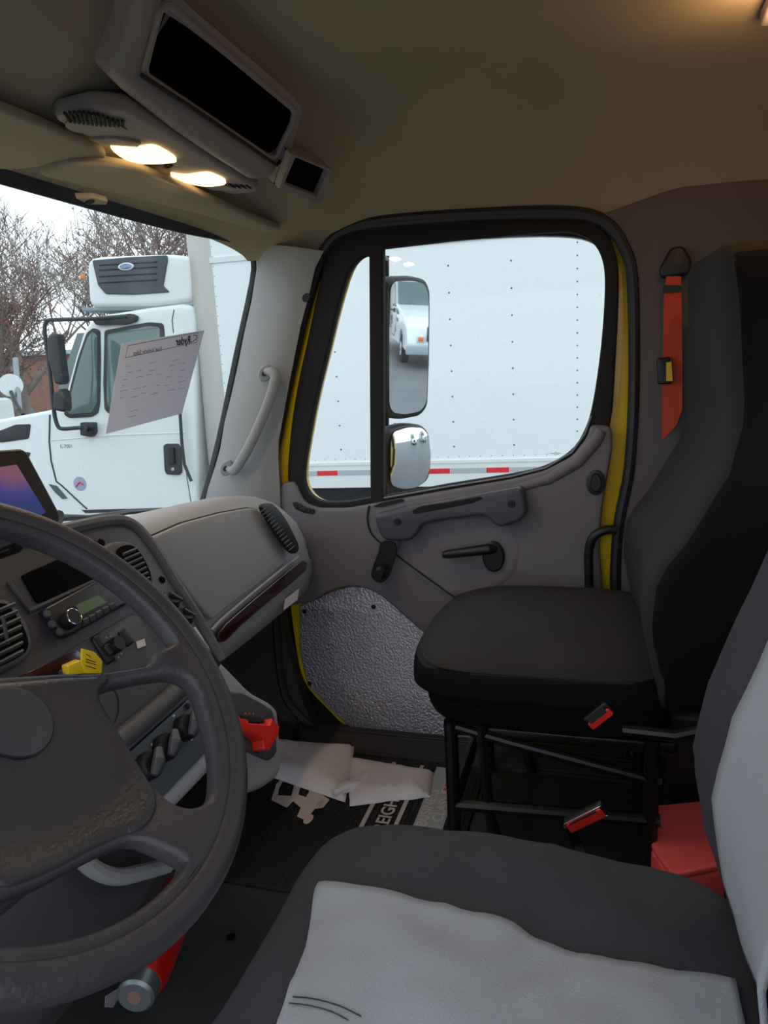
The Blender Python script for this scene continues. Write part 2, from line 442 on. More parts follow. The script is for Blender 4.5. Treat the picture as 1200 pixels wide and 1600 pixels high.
# ------------------------------------------------------------------ passenger door
door = thing('door_1', (0.97, 0.45, 1.12), kind='structure')
dout = [D.px(*p) for p in [(508, 385), (480, 470), (455, 580), (436, 680), (426, 740), (434, 790), (446, 930), (456, 1010), (470, 1070), (505, 1112), (545, 1148), (600, 1165), (700, 1178), (900, 1185), (972, 1180), (968, 1000), (962, 900), (966, 810), (980, 720), (987, 600), (984, 430), (970, 385), (940, 350), (880, 338), (740, 342), (600, 352), (540, 366)]]
dout = spline(dout, 4)
q_ = [(576, 398), (562, 404), (545, 425), (528, 480), (510, 555), (492, 630), (479, 700), (474, 735), (476, 760), (488, 777), (510, 785), (545, 784), (578, 778)]
m_ = [(598, 388), (700, 376), (850, 363), (895, 363), (925, 377), (941, 405), (945, 450), (939, 540), (926, 630), (912, 675), (890, 706), (850, 729), (800, 741), (700, 757), (598, 776)]
hole_all = [D.px(*p) for p in q_[:-1]]+[D.px(*p) for p in m_[1:]][::-1]
wing = fillet([D.px(*p) for p in [(476, 396)]], 0.01) if False else None
union = [D.px(*p) for p in [(578, 392), (560, 398), (542, 420), (524, 478), (506, 553), (488, 628), (475, 698), (470, 735), (472, 762), (486, 782), (510, 790), (545, 789), (598, 780), (700, 762), (800, 746), (850, 734), (893, 710), (916, 678), (931, 630), (944, 540), (950, 450), (946, 403), (929, 372), (897, 358), (850, 357), (700, 370), (600, 383)]]
union = spline(union, 3)
plate('door_shell', D, dout, 0.05, 'yellow', door, holes=[union], z=-0.075, bevel=0.008)
# black inner window surround
so = [D.px(*p) for p in [(513, 386), (497, 450), (480, 530), (463, 610), (452, 690), (450, 760), (470, 800), (600, 800), (800, 770), (925, 720), (953, 665), (962, 560), (967, 450), (962, 396), (938, 353), (885, 338), (740, 341), (600, 351), (542, 364)]]
so = spline(so, 4)
qh = spline([D.px(*p) for p in q_[:-1]], 4, False)+[D.px(*q_[-1])]; mh = [D.px(*m_[0])]+spline([D.px(*p) for p in m_[1:]], 4, False)
plate('window_surround', D, so, 0.035, 'blackmatte', door, holes=[qh, mh], z=-0.035, bevel=0.007)
plate('window_glass', D, [D.px(*p) for p in [(592, 380), (950, 352), (955, 700), (800, 755), (592, 790)]], 0.005, 'doorglass', door, z=-0.03)
plate('quarter_glass', D, [D.px(*p) for p in [(583, 385), (540, 395), (462, 740), (470, 795), (583, 790)]], 0.005, 'doorglass', door, z=-0.026)
# bright rubber sweep along the window's lower edge
k = MB(); k.tube([D.p3(x, y, 0.004) for x, y in [(600, 778), (700, 760), (800, 744), (852, 731), (893, 707), (914, 678), (924, 650)]], 0.003, 6); k.build('glass_sweep', 'pillar', door)
# grey trim panel
tp = [(440, 762), (446, 752), (463, 752), (468, 765), (478, 785), (500, 793), (545, 793), (600, 783), (700, 765), (800, 748), (852, 735), (895, 712), (918, 682), (923, 663), (956, 665), (957, 700), (949, 745), (940, 800), (937, 860), (942, 930), (948, 1000), (940, 1080), (720, 1040), (665, 988), (628, 955), (597, 928), (572, 916), (540, 914), (510, 925), (490, 938), (452, 945), (446, 870), (440, 800)]
tpl = fillet([D.px(*p) for p in tp], 0.02, 4)
panel = plate('trim_panel', D, tpl, 0.03, 'dooreg', door, z=-0.01, bevel=0.010, seg=3)
# sill ledge highlight: padded roll along the rear lower window corner
k = MB(); k.tube([D.p3(x, y, 0.012) for x, y in [(600, 797), (700, 781), (800, 764), (858, 748), (902, 722), (930, 690), (940, 672)]], [0.006, 0.013, 0.015, 0.018, 0.02, 0.02, 0.018], 12); k.build('sill_roll', 'dooreg', door)
# grooves (panel seam)
k = MB(); k.tube([D.p3(x, y, 0.023) for x, y in spline([(577, 790), (574, 812), (582, 836), (605, 856), (650, 890), (700, 926), (740, 955)], 5, False)], 0.0028, 6); k.build('panel_seam', 'groove', door)
# round recess around the latch: dished disc
rc = MB(); rings = []
cx, cy = D.px(722, 858); R0 = 0.175
for rr, zz in ((1.0, 0.0205), (0.93, 0.024), (0.86, 0.021), (0.7, 0.0205)):
    rings.append([D.at(cx+R0*rr*math.cos(2*PI*i/40), cy+R0*rr*0.82*math.sin(2*PI*i/40), zz) for i in range(40)])
rc.loft(rings, cap=False); rc.f.append(list(range(120, 160)))
rc.build('latch_recess', 'dooreg', door, sharp=70)
# pull handle
ph = [(594, 799), (640, 787), (700, 777), (760, 765), (818, 755), (823, 768), (827, 795), (815, 808), (786, 817), (776, 812), (768, 802), (755, 799), (700, 806), (668, 812), (660, 826), (650, 837), (620, 838), (606, 834), (599, 818)]
h1 = plate('pull_handle', D, fillet([D.px(*p) for p in ph], 0.012, 3), 0.05, 'doorhandle', door, z=0.018, bevel=0.012, seg=3)
scoop = [(652, 791), (665, 784), (700, 779), (755, 769), (761, 772), (745, 779), (700, 788), (655, 796)]
plate('handle_scoop', D, fillet([D.px(*p) for p in scoop], 0.004, 3), 0.004, 'blackmatte', h1, z=0.066, bevel=0.0015)
H2 = D.shift(0.068); screw(H2, 621, 815, 0.011, h1); screw(H2, 799, 787, 0.011, h1)
# small defrost slots
plate('slot_vent', D, fillet([D.px(*p) for p in [(585, 789), (600, 783), (632, 777), (635, 781), (600, 790)]], 0.003, 3), 0.004, 'groove', door, z=0.02)
vt = plate('side_vent', D, fillet([D.px(*p) for p in [(461, 783), (468, 782), (480, 790), (496, 794), (495, 801), (480, 799), (466, 793)]], 0.004, 3), 0.005, 'black', door, z=0.02, bevel=0.001)
k = MB()
for x in (470, 476, 483, 489):
    k.tube([D.p3(x+1, 784+(x-466)*0.4, 0.026), D.p3(x-1, 799+(x-480)*0.3, 0.026)], 0.0013, 5)
k.build('vent_fin', 'doorhandle', vt)
# window crank
k = MB(); k.tube([D.p3(612, 848, 0.02), D.p3(612, 850, 0.055)], 0.021, 18); cr = k.build('window_crank', 'black', door)
k = MB(); k.loft([[D.at(*D.px(*p), z) for p in spline([(603, 842), (613, 838), (624, 842), (627, 852), (621, 875), (615, 893), (606, 901), (595, 899), (589, 890), (592, 876), (600, 855)], 3)] for z in (0.045, 0.052, 0.062)]); k.build('crank_arm', 'black', cr, 50)
k = MB(); c0 = D.p3(601, 888, 0.06); k.tube([c0, c0+D.n*0.05, c0+D.n*0.06], [0.017, 0.019, 0.012], 16); k.build('crank_knob', 'black', cr)
# latch lever
k = MB(); a, q = D.px(773, 866); k.disc(D, a, q, 0.033, 0.014, 26, ry=0.047, z=0.02); lv = k.build('door_latch', 'black', door)
p = [D.p3(x, y, z) for x, y, z in ((772, 858, 0.035), (762, 858, 0.06), (740, 861, 0.062), (700, 866, 0.055), (693, 867, 0.052))]
k = MB(); k.tube(p, [0.012, 0.016, 0.015, 0.0135, 0.010], 12); k.build('latch_lever', 'black', lv)
# lock knob
k = MB(); a, q = D.px(931, 752); k.disc(D, a, q, 0.026, 0.006, 24, ry=0.036, z=0.02); lk = k.build('lock_bezel', 'rubber', door)
k = MB(); a, q = D.px(931, 751); k.disc(D, a, q, 0.015, 0.014, 20, ry=0.026, z=0.024); k.build('lock_button', 'black', lk)
# silver embossed kick plate
kp = [(466, 948), (492, 938), (515, 926), (545, 918), (578, 920), (605, 940), (640, 968), (668, 990), (700, 1030), (745, 1100), (750, 1166), (700, 1168), (620, 1160), (556, 1148), (515, 1112), (478, 1072), (466, 1020)]
kk = plate('kick_plate', D, fillet([D.px(*p) for p in kp], 0.012, 3), 0.012, 'silverplate', door, z=-0.022, bevel=0.003)
for x, y in ((476, 955), (584, 948), (484, 1068), (554, 1138), (690, 1155)): screw(D, x, y, 0.008, kk, z=-0.0105)
# weather seal around the opening on the body side
sl = [(503, 400), (478, 480), (452, 590), (432, 690), (424, 745), (430, 800), (430, 900), (434, 1000), (446, 1085), (486, 1134), (536, 1170), (620, 1176), (760, 1190), (960, 1196), (972, 1100), (966, 980), (962, 900), (968, 815), (984, 730), (991, 600), (989, 440), (975, 385), (945, 346), (880, 331), (740, 334), (600, 344), (535, 362)]
k = MB(); k.tube([D.p3(x, y, -0.002) for x, y in spline(sl, 4)], 0.0165, 10, closed=True)
o = k.build('trim_2', 'rubber'); props(o, kind='structure')
ct = D.px(715, 760)
jo = [(ct[0]+(p[0]-ct[0])*1.05, ct[1]+(p[1]-ct[1])*1.04) for p in [D.px(*q) for q in spline(sl, 4)]]
ji = [(ct[0]+(p[0]-ct[0])*0.95, ct[1]+(p[1]-ct[1])*0.95) for p in dout]
props(plate('trim_9', D, jo, 0.03, 'black', holes=[ji], z=-0.115), kind='structure')
k = MB(); k.tube([D.p3(x, y, 0.0) for x, y in spline([(506, 398), (520, 374), (560, 356), (640, 347), (740, 340), (880, 337), (938, 347), (972, 380)], 4, False)], 0.013, 8); props(k.build('trim_10', 'rubber'), kind='structure')
# body frame between seal and pillar (dark)
k = MB()
for i in range(1):
    k.loft([[D.p3(x, y, -0.012), D.p3(x+7, y, -0.06), D.p3(x-14, y, -0.06), D.p3(x-14, y, -0.012)] for x, y in [(498, 398), (474, 480), (448, 590), (428, 690), (421, 745), (430, 800)]])
props(k.build('trim_3', 'black'), kind='structure')
k = MB(); k.tube([D.p3(x, y, -0.02) for x, y in [(512, 385), (494, 420), (470, 500), (444, 600), (424, 690), (415, 745), (420, 800)]], 0.022, 10); props(k.build('trim_8', 'rubber'), kind='structure')
# footwell side wall ahead of the door
o = plate('wall_right_front', D, [(-0.93, 1.1), (-1.46, 1.1), (-1.46, 1.86), (-1.15, 1.86), (-1.06, 1.92), (-1.05, 1.7), (-1.03, 1.45), (-0.98, 1.22)], 0.05, 'toeboard', z=-0.05); props(o, kind='structure'); o.name = 'wall_right'

# ribbed sill step
stp = thing('trim_6', (0.8, 0.6, 1.12), kind='structure')
k = MB(); pts = [(530, 1150), (600, 1168), (700, 1178), (740, 1180), (740, 1200), (700, 1198), (600, 1190), (540, 1175)]
k.loft([[(0.97, 1.02, 1.115), (0.97, 1.02, 1.15), (0.90, 0.98, 1.15), (0.84, 0.96, 1.122), (0.84, 0.96, 1.115)], [(0.97, -0.1, 1.115), (0.97, -0.1, 1.15), (0.90, -0.1, 1.15), (0.84, -0.1, 1.122), (0.84, -0.1, 1.115)]])
k.build('sill_step', 'toeboard', stp)
k = MB()
for i in range(8):
    t = i/7; x = 0.845+0.085*t; z = 1.124+0.028*min(1, t*1.1)
    k.tube([(x, -0.1, z), (x, 0.5, z), (x-0.004, 0.75, z), (x, 0.98, z)], 0.0028, 6)
k.build('sill_ribs', 'rubber', stp)
# yellow outer skin of the cab side behind the door, roof and hood (seen in the mirrors)
k = MB(); k.rbox((1.005, -0.33, 2.0), (0.03, 0.46, 1.9), 0.01); props(k.build('wall_right_exterior', 'yellow'), kind='structure').name = 'wall_outer'
k = MB(); k.rbox((0, 0.25, 3.03), (1.9, 1.6, 0.06), 0.025); props(k.build('roof', 'yellow'), kind='structure')
k = MB(); k.loft([[(sx*(0.97-(0.0 if z < 1.9 else 0.12)), y, z) for sx, z in ((-1, 1.2), (-1, zt-0.12), (-0.95, zt), (0.95, zt), (1, zt-0.12), (1, 1.2))] for y, zt in ((1.48, 1.80), (2.2, 1.72), (2.8, 1.6), (2.95, 1.4))])
o = k.build('trim_7', 'yellow'); props(o, kind='structure')

# ------------------------------------------------------------------ grab handle on pillar
def pf(x, y, z): return PF.p3(x, y, z)
path = spline([pf(411, 586, 0.022), pf(420, 590, 0.05), pf(427, 602, 0.062), pf(426, 640, 0.068), pf(417, 690, 0.068), pf(408, 722, 0.064), pf(399, 741, 0.05), pf(390, 736, 0.022)], 5, closed=False)
k = MB(); k.tube(path, [0.012]*4+[0.0155]*(len(path)-8)+[0.012]*4, 14); gh = k.build('grab_handle', 'pillar', tr)
for x, y in ((410, 588), (387, 733)):
    k = MB(); a, q = PF.px(x, y, 0.01); k.disc(PF, a, q, 0.021, 0.014, 20, ry=0.026, z=0.012); k.build('handle_mount', 'pillar', gh)
    k = MB(); k.disc(PF, a-0.002, q, 0.009, 0.004, 14, z=0.026); k.build('bolt', 'black', gh)

# ------------------------------------------------------------------ dashboard
dash = thing('dashboard', (0.2, 1.0, 1.62), 'grey molded dashboard with wood strip and dark centre stack under the windshield', 'dashboard')
def dsec(x, zc, yf, zb=1.655, drop=0.0):
    pr = [(1.34, zc-0.10), (1.18, zc-0.07), (1.05, zc-0.035), (0.96, zc-0.018), (0.915, zc-0.02), (yf+0.03, zc-0.035), (yf+0.012, zc-0.07),
          (yf+0.004, zc-0.12), (yf-0.004, 1.80+(zc-2.05)*0.3), (yf-0.006, 1.765), (yf-0.004, 1.72), (yf+0.01, zb+0.02), (yf+0.05, zb), (1.0, zb-0.03), (1.34, zb-0.05)]
    return [V((x, a, max(b_, zb-0.06))) for a, b_ in pr]
secs = [dsec(-0.80, 2.07, 0.87), dsec(-0.3, 2.075, 0.87), dsec(0.0, 2.075, 0.863), dsec(0.25, 2.07, 0.86), dsec(0.45, 2.055, 0.858), dsec(0.60, 2.03, 0.86), dsec(0.70, 1.995, 0.862), dsec(0.79, 1.945, 0.868), dsec(0.86, 1.90, 0.88), dsec(0.905, 1.85, 0.90)]
k = MB(); k.loft(secs); k.build('dash_body', 'dashgrey', dash, 50)
# glove box lid
gb = [(226, 842), (280, 818), (340, 802), (385, 794), (400, 797), (412, 815), (430, 845), (441, 868), (438, 882), (420, 897), (380, 927), (345, 953), (328, 968), (318, 962), (270, 900)]
lid = plate('glovebox_lid', G, fillet(G.pxs(gb), 0.02, 4), 0.012, 'dashgrey', dash, z=-0.002, bevel=0.005, seg=3)
k = MB(); k.tube([G.p3(x, y, 0.002) for x, y in [p for p in gb[:-3]]], 0.0028, 6); k.build('lid_gap', 'groove', dash)
# wood strip
ws = [(333, 990), (345, 975), (380, 945), (420, 912), (455, 884), (468, 876), (474, 880), (472, 892), (450, 912), (410, 944), (370, 978), (345, 1003), (336, 1004)]
plate('wood_strip', G, fillet(G.pxs(ws), 0.006, 3), 0.010, 'wood', dash, z=0.004, bevel=0.003)
k = MB(); k.tube([G.p3(x, y, 0.010) for x, y in [(330, 985), (345, 969), (380, 939), (420, 906), (452, 880), (466, 871)]], 0.004, 8); k.build('strip_edge', 'dashgrey', dash)
plate('warning_label', G, G.pxs([(440, 937), (462, 920), (459, 938), (438, 953)]), 0.001, 'labelwhite', dash, z=0.010)
k = MB(); pass
# side vent on the rounded dash end
VF = Frame(G.p3(432, 825, 0.035), V((0.86, -0.15, -0.42)), V((0.30, 0.25, 0.92)))
vo = spline([(403, 793), (410, 787), (422, 789), (440, 810), (455, 838), (462, 856), (457, 865), (448, 862), (434, 846), (415, 815)], 3)
VF = Frame(G.p3(432, 825, 0.02), (1, 0, 0), (0, 0.12, 0.993))
v1 = plate('end_vent', VF, VF.pxs(vo), 0.012, 'black', dash, z=0, bevel=0.003)
k = MB()
for i in range(13):
    t = i/12; x = 410+44*t; y = 797+60*t**1.05
    k.tube([VF.p3(x-3, y+3, 0.0125), VF.p3(x+6, y-4, 0.0125)], 0.0014, 5)
k.build('vent_fin', 'dashdark', v1)
# centre stack / cluster housing
so_ = [(-260, 900), (-120, 868), (0, 846), (60, 833), (110, 822), (150, 813), (185, 811), (208, 820), (232, 845), (262, 890), (300, 952), (335, 1012), (347, 1033), (342, 1044), (322, 1054), (300, 1100), (250, 1180), (225, 1240), (100, 1350), (-260, 1650)]
st = plate('center_stack', S, fillet(S.pxs(so_), 0.014, 3), 0.20, 'cluster', dash, z=-0.19, bevel=0.012, seg=3)
# raised rim of the stack
k = MB(); rimp = spline([(-120, 866), (0, 847), (60, 835), (120, 821), (160, 813), (190, 813), (212, 825), (238, 857), (270, 908), (310, 972), (342, 1030)], 4, False)
k.tube([S.p3(x+2, y+3, 0.006) for x, y in rimp], 0.013, 10); k.build('stack_rim', 'dashdark', st)
# big display/blank panel
plate('blank_pocket', S, fillet(S.pxs([(25, 905), (110, 868), (150, 862), (182, 893), (120, 925), (50, 948)]), 0.004, 2), 0.006, 'void', st, z=0.008, bevel=0.001)
k = MB(); k.tube([S.p3(x, y, 0.012) for x, y in [(14, 908), (45, 955), (190, 888), (172, 868)]], 0.004, 6); k.build('pocket_frame', 'dashdark', st)
# radio
rd = plate('radio', S, fillet(S.pxs([(52, 962), (175, 896), (215, 935), (95, 1002), (82, 1004)]), 0.005, 2), 0.022, 'radio', st, z=0.004, bevel=0.004)
R2 = S.shift(0.026)
plate('radio_display', R2, R2.pxs([(118, 946), (152, 930), (168, 941), (126, 962)]), 0.001, 'lcd', rd, bevel=0)
k = MB(); a, q = R2.px(103, 972); k.disc(R2, a, q, 0.0135, 0.020, 24); kn = k.build('volume_knob', 'black', rd)
k = MB(); k.tube([R2.at(a+0.0125*math.cos(2*PI*i/28), q+0.0125*math.sin(2*PI*i/28), 0.019) for i in range(28)], 0.0012, 6, closed=True); k.build('knob_ring', 'chrome', kn)
for i in range(5):
    x, y = 132+10.5*i, 972-6*i; k = MB(); a, q = R2.px(x, y); k.rbox(R2.at(a, q, 0.002), (0.013, 0.006, 0.010), 0.0015); k.build('radio_button', 'dashdark', rd)
for x, y in ((80, 976), (72, 960), (92, 988)):
    k = MB(); a, q = R2.px(x, y); k.disc(R2, a, q, 0.006, 0.004, 12); k.build('radio_button', 'dashdark', rd)
# upper louvred vent
vf = S.shift(0.02)
vb = [(160, 856), (175, 846), (200, 846), (215, 855), (230, 880), (240, 900), (238, 912), (226, 921), (205, 905), (185, 885), (165, 870)]
vv = plate('louver_vent', S, S.pxs(spline(vb, 3), 0.028), 0.03, 'dashdark', st, z=0.0, bevel=0.008)
vi = [(182, 862), (192, 853), (208, 853), (220, 865), (232, 888), (236, 905), (224, 917), (205, 903), (190, 885)]
plate('vent_mouth', S, S.pxs(spline(vi, 3), 0.032), 0.003, 'void', vv, z=0.0295)
k = MB()
for i in range(7):
    t = i/6
    k.box(S.at(*S.px(203+20*t, 862+46*t, 0.034), 0.034), (0.040+0.006*math.sin(PI*t), 0.003, 0.005), Matrix.Rotation(0.5, 3, 'X'))
k.build('vent_fin', 'dashdark', vv)
# left round vent behind the wheel
vb = [(-60, 960), (0, 935), (25, 948), (48, 985), (50, 1020), (20, 1042), (-20, 1055), (-60, 1040)]
vv = plate('louver_vent', S, S.pxs(spline(vb, 4), 0.028), 0.03, 'dashdark', st, z=0.0, bevel=0.008)
plate('vent_mouth', S, S.pxs(spline([(-50, 965), (0, 943), (20, 955), (40, 988), (42, 1016), (14, 1035), (-20, 1046), (-50, 1030)], 3), 0.032), 0.003, 'void', vv, z=0.0295)
k = MB()
for i in range(7):
    t = i/6
    k.box(S.at(*S.px(-10+14*t, 958+76*t, 0.034), 0.034), (0.084-0.02*abs(t-0.4), 0.003, 0.006), Matrix.Rotation(0.5, 3, 'X'))
k.box(S.at(*S.px(10, 995, 0.036), 0.036), (0.003, 0.004, 0.06), Matrix.Rotation(0, 3, 'X'))
k.build('vent_fin', 'dashdark', vv)
# small jack holes
for x, y in ((147, 850), (158, 848), (253, 906)):
    k = MB(); a, q = S.px(x, y, 0.01); k.disc(S, a, q, 0.007, 0.003, 12, z=0.0095); k.build('jack_hole', 'void', st)
# 12 V sockets with dark caps
for x, y in ((263, 941), (284, 966)):
    k = MB(); a, q = S.px(x, y, 0.02); k.tube([S.at(a, q, 0.008), S.at(a, q, 0.03), S.at(a, q+0.002, 0.036)], [0.019, 0.018, 0.012], 18); so2 = k.build('power_socket', 'black', st)
    k = MB(); k.tube([S.at(a-0.005, q+0.012, 0.037), S.at(a+0.012, q-0.008, 0.037)], 0.004, 8); k.build('cap_tab', 'radio', so2)
# lower switch panel in dark wood
sp = plate('switch_panel', S, fillet(S.pxs([(70, 1045), (100, 1020), (200, 962), (212, 968), (230, 1000), (240, 1020), (240, 1060), (60, 1080)]), 0.006, 2), 0.006, 'dashdark', st, z=0.006, bevel=0.002)
plate('wood_inlay', S, S.pxs([(20, 1063), (70, 1040), (110, 1020), (130, 1035), (110, 1070), (20, 1080)]), 0.004, 'wood', st, z=0.009, bevel=0.001)
plate('wood_inlay', S, S.pxs([(286, 990), (297, 983), (335, 1040), (322, 1048), (300, 1020)]), 0.005, 'wood', st, z=0.009, bevel=0.001)
k = MB(); a, q = S.px(152, 1020); k.rbox(S.at(a, q, 0.012), (0.022, 0.014, 0.05), 0.005, Matrix.Rotation(-PI/6, 3, 'X')); sw = k.build('light_switch', 'black', st)
k = MB(); k.rbox(S.at(a, q-0.005, 0.02), (0.013, 0.012, 0.018), 0.003, Matrix.Rotation(-PI/6, 3, 'X')); k.build('rocker', 'radio', sw)
a, q = S.px(178, 1010, 0.02)
k = MB(); k.tube([S.at(a, q, 0.01), S.at(a, q, 0.016)], 0.022, 24); dm = k.build('dimmer_dial', 'dashdark', st)
k = MB(); k.disc(S, a, q, 0.013, 0.02, 18, z=0.014); k.build('dial_knob', 'black', dm)
k = MB()
for i in range(12):
    an = 2*PI*i/12; k.box(S.at(a+0.0185*math.cos(an), q+0.0185*math.sin(an), 0.0165), (0.002, 0.001, 0.002))
k.build('dial_marks', 'labelwhite', dm)
a, q = S.px(201, 994, 0.02)
k = MB(); k.rbox(S.at(a, q, 0.012), (0.02, 0.012, 0.028), 0.004, Matrix.Rotation(-PI/6, 3, 'X')); k.build('door_switch', 'black', st)
plate('switch_label', S, S.pxs([(204, 1008), (217, 1003), (219, 1014), (206, 1019)]), 0.001, 'labelwhite', st, z=0.013)
# heater control panel
HC = thing('heater_control_panel', S.p3(240, 1180), 'grey-blue heater control panel with three dark knobs behind the steering wheel', 'control panel')
hp = plate('panel', S, S.pxs([(150, 1216), (190, 1180), (287, 1094), (330, 1158), (245, 1246), (215, 1280)]), 0.012, 'hvac', HC, z=0.012, bevel=0.002)
k = MB(); k.tube([S.p3(x, y, 0.024) for x, y in [(150, 1212), (190, 1177), (288, 1091)]], 0.004, 8); k.build('panel_edge', 'dashdark', HC)
k = MB(); k.tube([S.p3(x, y, 0.018) for x, y in [(335, 1150), (245, 1244), (200, 1290)]], 0.004, 6); k.build('panel_edge', 'groove', HC)
for x, y in ((290, 1137), (258, 1168), (232, 1197)):
    a, q = S.px(x, y, 0.03)
    k = MB(); k.disc(S, a, q, 0.021, 0.018, 22, z=0.024); kn = k.build('control_knob', 'black', HC)
    k = MB(); k.tube([S.at(a-0.016, q-0.012, 0.046), S.at(a, q, 0.052), S.at(a+0.018, q+0.012, 0.046)], [0.006, 0.010, 0.006], 10); k.build('knob_grip', 'dashdark', kn)
for x, y in ((245, 1155), (238, 1163), (205, 1190), (220, 1185), (272, 1118), (300, 1155)):
    k = MB(); a, q = S.px(x, y, 0.025); k.box(S.at(a, q, 0.0245), (0.005, 0.001, 0.003), Matrix.Rotation(-PI/6, 3, 'X')); k.build('panel_mark', 'labelwhite', HC)
screw(S.shift(0.024), 292, 1104, 0.005, HC)
# padded grey rails above and below heater panel
k = MB(); k.tube([S.p3(x, y, 0.02) for x, y in [(150, 1190), (185, 1160), (262, 1094), (278, 1078)]], 0.017, 12); k.build('stack_roll', 'dashdark', st)
k = MB(); k.tube([S.p3(x, y, 0.0) for x, y in [(200, 1310), (245, 1262), (335, 1172)]], 0.018, 12); k.build('stack_roll', 'dashgrey', st)
plate('lower_pocket', S, S.pxs([(225, 1310), (262, 1268), (340, 1185), (352, 1260), (290, 1330)]), 0.01, 'void', st, z=0.0)
# display with phone cord hanging near wheel
k = MB(); k.tube(spline([S.p3(140, 1056, 0.10), S.p3(165, 1062, 0.11), S.p3(182, 1085, 0.11), S.p3(184, 1110, 0.10), S.p3(178, 1128, 0.09), S.p3(170, 1131, 0.085)], 5, False), 0.0018, 6)
props(k.build('thin_wire', 'black'), 'thin dark wire loop hanging behind the steering wheel hub', 'wire')

# cup holder housing at the right foot of the stack
CF = Frame((0, 0.66, 1.62), (1, 0, 0), (0, 0.25, 0.968))
ch = thing('cup_holder', CF.p3(400, 1240), 'dark grey molded cup holder housing jutting from the lower stack', 'cup holder')
co = [(300, 1010), (347, 1030), (368, 1052), (395, 1080), (425, 1096), (437, 1108), (440, 1150), (444, 1195), (438, 1215), (415, 1232), (380, 1243), (300, 1260), (290, 1200)]
plate('housing', CF, fillet(CF.pxs(co), 0.02, 4), 0.24, 'dashgrey', ch, z=-0.24, bevel=0.018, seg=4)
ci = [(348, 1080), (375, 1082), (405, 1098), (424, 1110), (428, 1140), (430, 1178), (418, 1190), (395, 1180), (350, 1160)]
plate('cup_well', CF, fillet(CF.pxs(ci), 0.012, 3), 0.012, 'dashdark', ch, z=-0.006, bevel=0.005, seg=3)
k = MB()
for x in (384, 390, 396): k.box(CF.at(*CF.px(x, 1115, 0.007), 0.0065), (0.005, 0.001, 0.003))
k.build('well_marks', 'amber', ch)
# red clamp gadget in the cup holder
rg = thing('red_clip', CF.p3(395, 1160), 'bright red plastic clip with dark jaws lodged in the cup holder', 'clip')
rp = [(363, 1118), (368, 1124), (378, 1126), (380, 1131), (412, 1134), (416, 1124), (424, 1132), (428, 1136), (426, 1152), (420, 1160), (412, 1174), (404, 1172), (402, 1158), (392, 1150), (380, 1146), (366, 1143)]
plate('clip_body', CF, CF.pxs(rp, 0.02), 0.028, 'red', rg, z=0.006, bevel=0.003)
plate('clip_jaw', CF, CF.pxs([(377, 1117), (411, 1122), (411, 1130), (379, 1127)], 0.02), 0.02, 'truckblack', rg, z=0.004, bevel=0.001)

# lower knee panel and steering column
kn = thing('knee_panel', (-0.5, 0.78, 1.4), 'curved dark grey lower dash panel seen below the wheel hub', 'panel')
softbox((-0.53, 0.82, 1.63), (0.56, 0.28, 0.22), 6, 10).build('panel_body', 'dashdark', kn, 60)
KF = Frame((0, 0.655, 1.6), (1, 0, 0), (0, 0.1, 0.995))
k = MB(); k.tube([KF.p3(x, y, 0.004) for x, y in spline([(120, 1335), (150, 1360), (185, 1370), (225, 1362), (262, 1352)], 4, False)], 0.012, 10); k.build('panel_lip', 'dashgrey', kn)

# ------------------------------------------------------------------ steering wheel
th = 0.8386
WF = Frame((-0.709, 0.497, 2.07), (1, 0, 0), (0, math.cos(th), math.sin(th)))
sw = thing('steering_wheel', (-0.709, 0.497, 2.07), 'dark grey leather-grained steering wheel with wide padded hub in the foreground', 'steering wheel')
RM = 0.2290
k = MB(); k.tube([WF.at(RM*math.cos(2*PI*i/96), RM*math.sin(2*PI*i/96), 0) for i in range(96)], 0.0158, 16, closed=True); k.build('rim', 'wheelskin', sw)
def dish(r):
    t = min(max((r-0.10)/0.105, 0), 1); return -0.042*(1-t*t*(3-2*t))
def wpx(pts):
    o_ = []
    for x, y in pts:
        z = -0.02
        for _ in range(12):
            a_, b_ = WF.px(x, y, z); z = 0.5*z+0.5*dish(math.hypot(a_, b_))
        q_r = min(1, 0.206/max(math.hypot(a_, b_), 1e-6)); o_.append((a_*q_r, b_*q_r))
    return o_
ax = math.radians(65); AX = V((math.cos(ax), math.sin(ax))); PX = V((math.sin(ax), -math.cos(ax)))
def mirr(p): p = V(p); return tuple(AX*p.dot(AX) - PX*p.dot(PX))
def arc_(a0, a1, r, n=14): return [(r*math.cos(math.radians(a0+(a1-a0)*i/n)), r*math.sin(math.radians(a0+(a1-a0)*i/n))) for i in range(n+1)]
def deg(p): return math.degrees(math.atan2(p[1], p[0]))
RI = 0.206
up = wpx([(237, 1026), (234, 1038), (222, 1047), (190, 1052), (100, 1058), (10, 1064)])
h_up = arc_(130-deg(up[0]), deg(up[0]), RI, 24) + up + [mirr(p) for p in reversed(up)]
h_r = fillet(wpx([(150, 1103), (151, 1088), (166, 1077), (215, 1066), (262, 1060), (288, 1066), (303, 1085), (314, 1120), (326, 1165), (331, 1210), (328, 1245), (315, 1262), (290, 1270), (262, 1262), (238, 1240), (205, 1190), (170, 1135)]), 0.008, 3)
h_l = [mirr(p) for p in reversed(h_r)]
dn = wpx([(291, 1376), (299, 1364), (282, 1352), (250, 1335), (220, 1322), (195, 1320), (165, 1332), (137, 1346), (54, 1390), (0, 1411)])
m0_ = mirr(dn[1])
h_dn = dn[2:] + [mirr(p) for p in dn[3:1:-1]] + arc_(130-deg(dn[1])-360+3, deg(dn[1])-3, RI, 14)
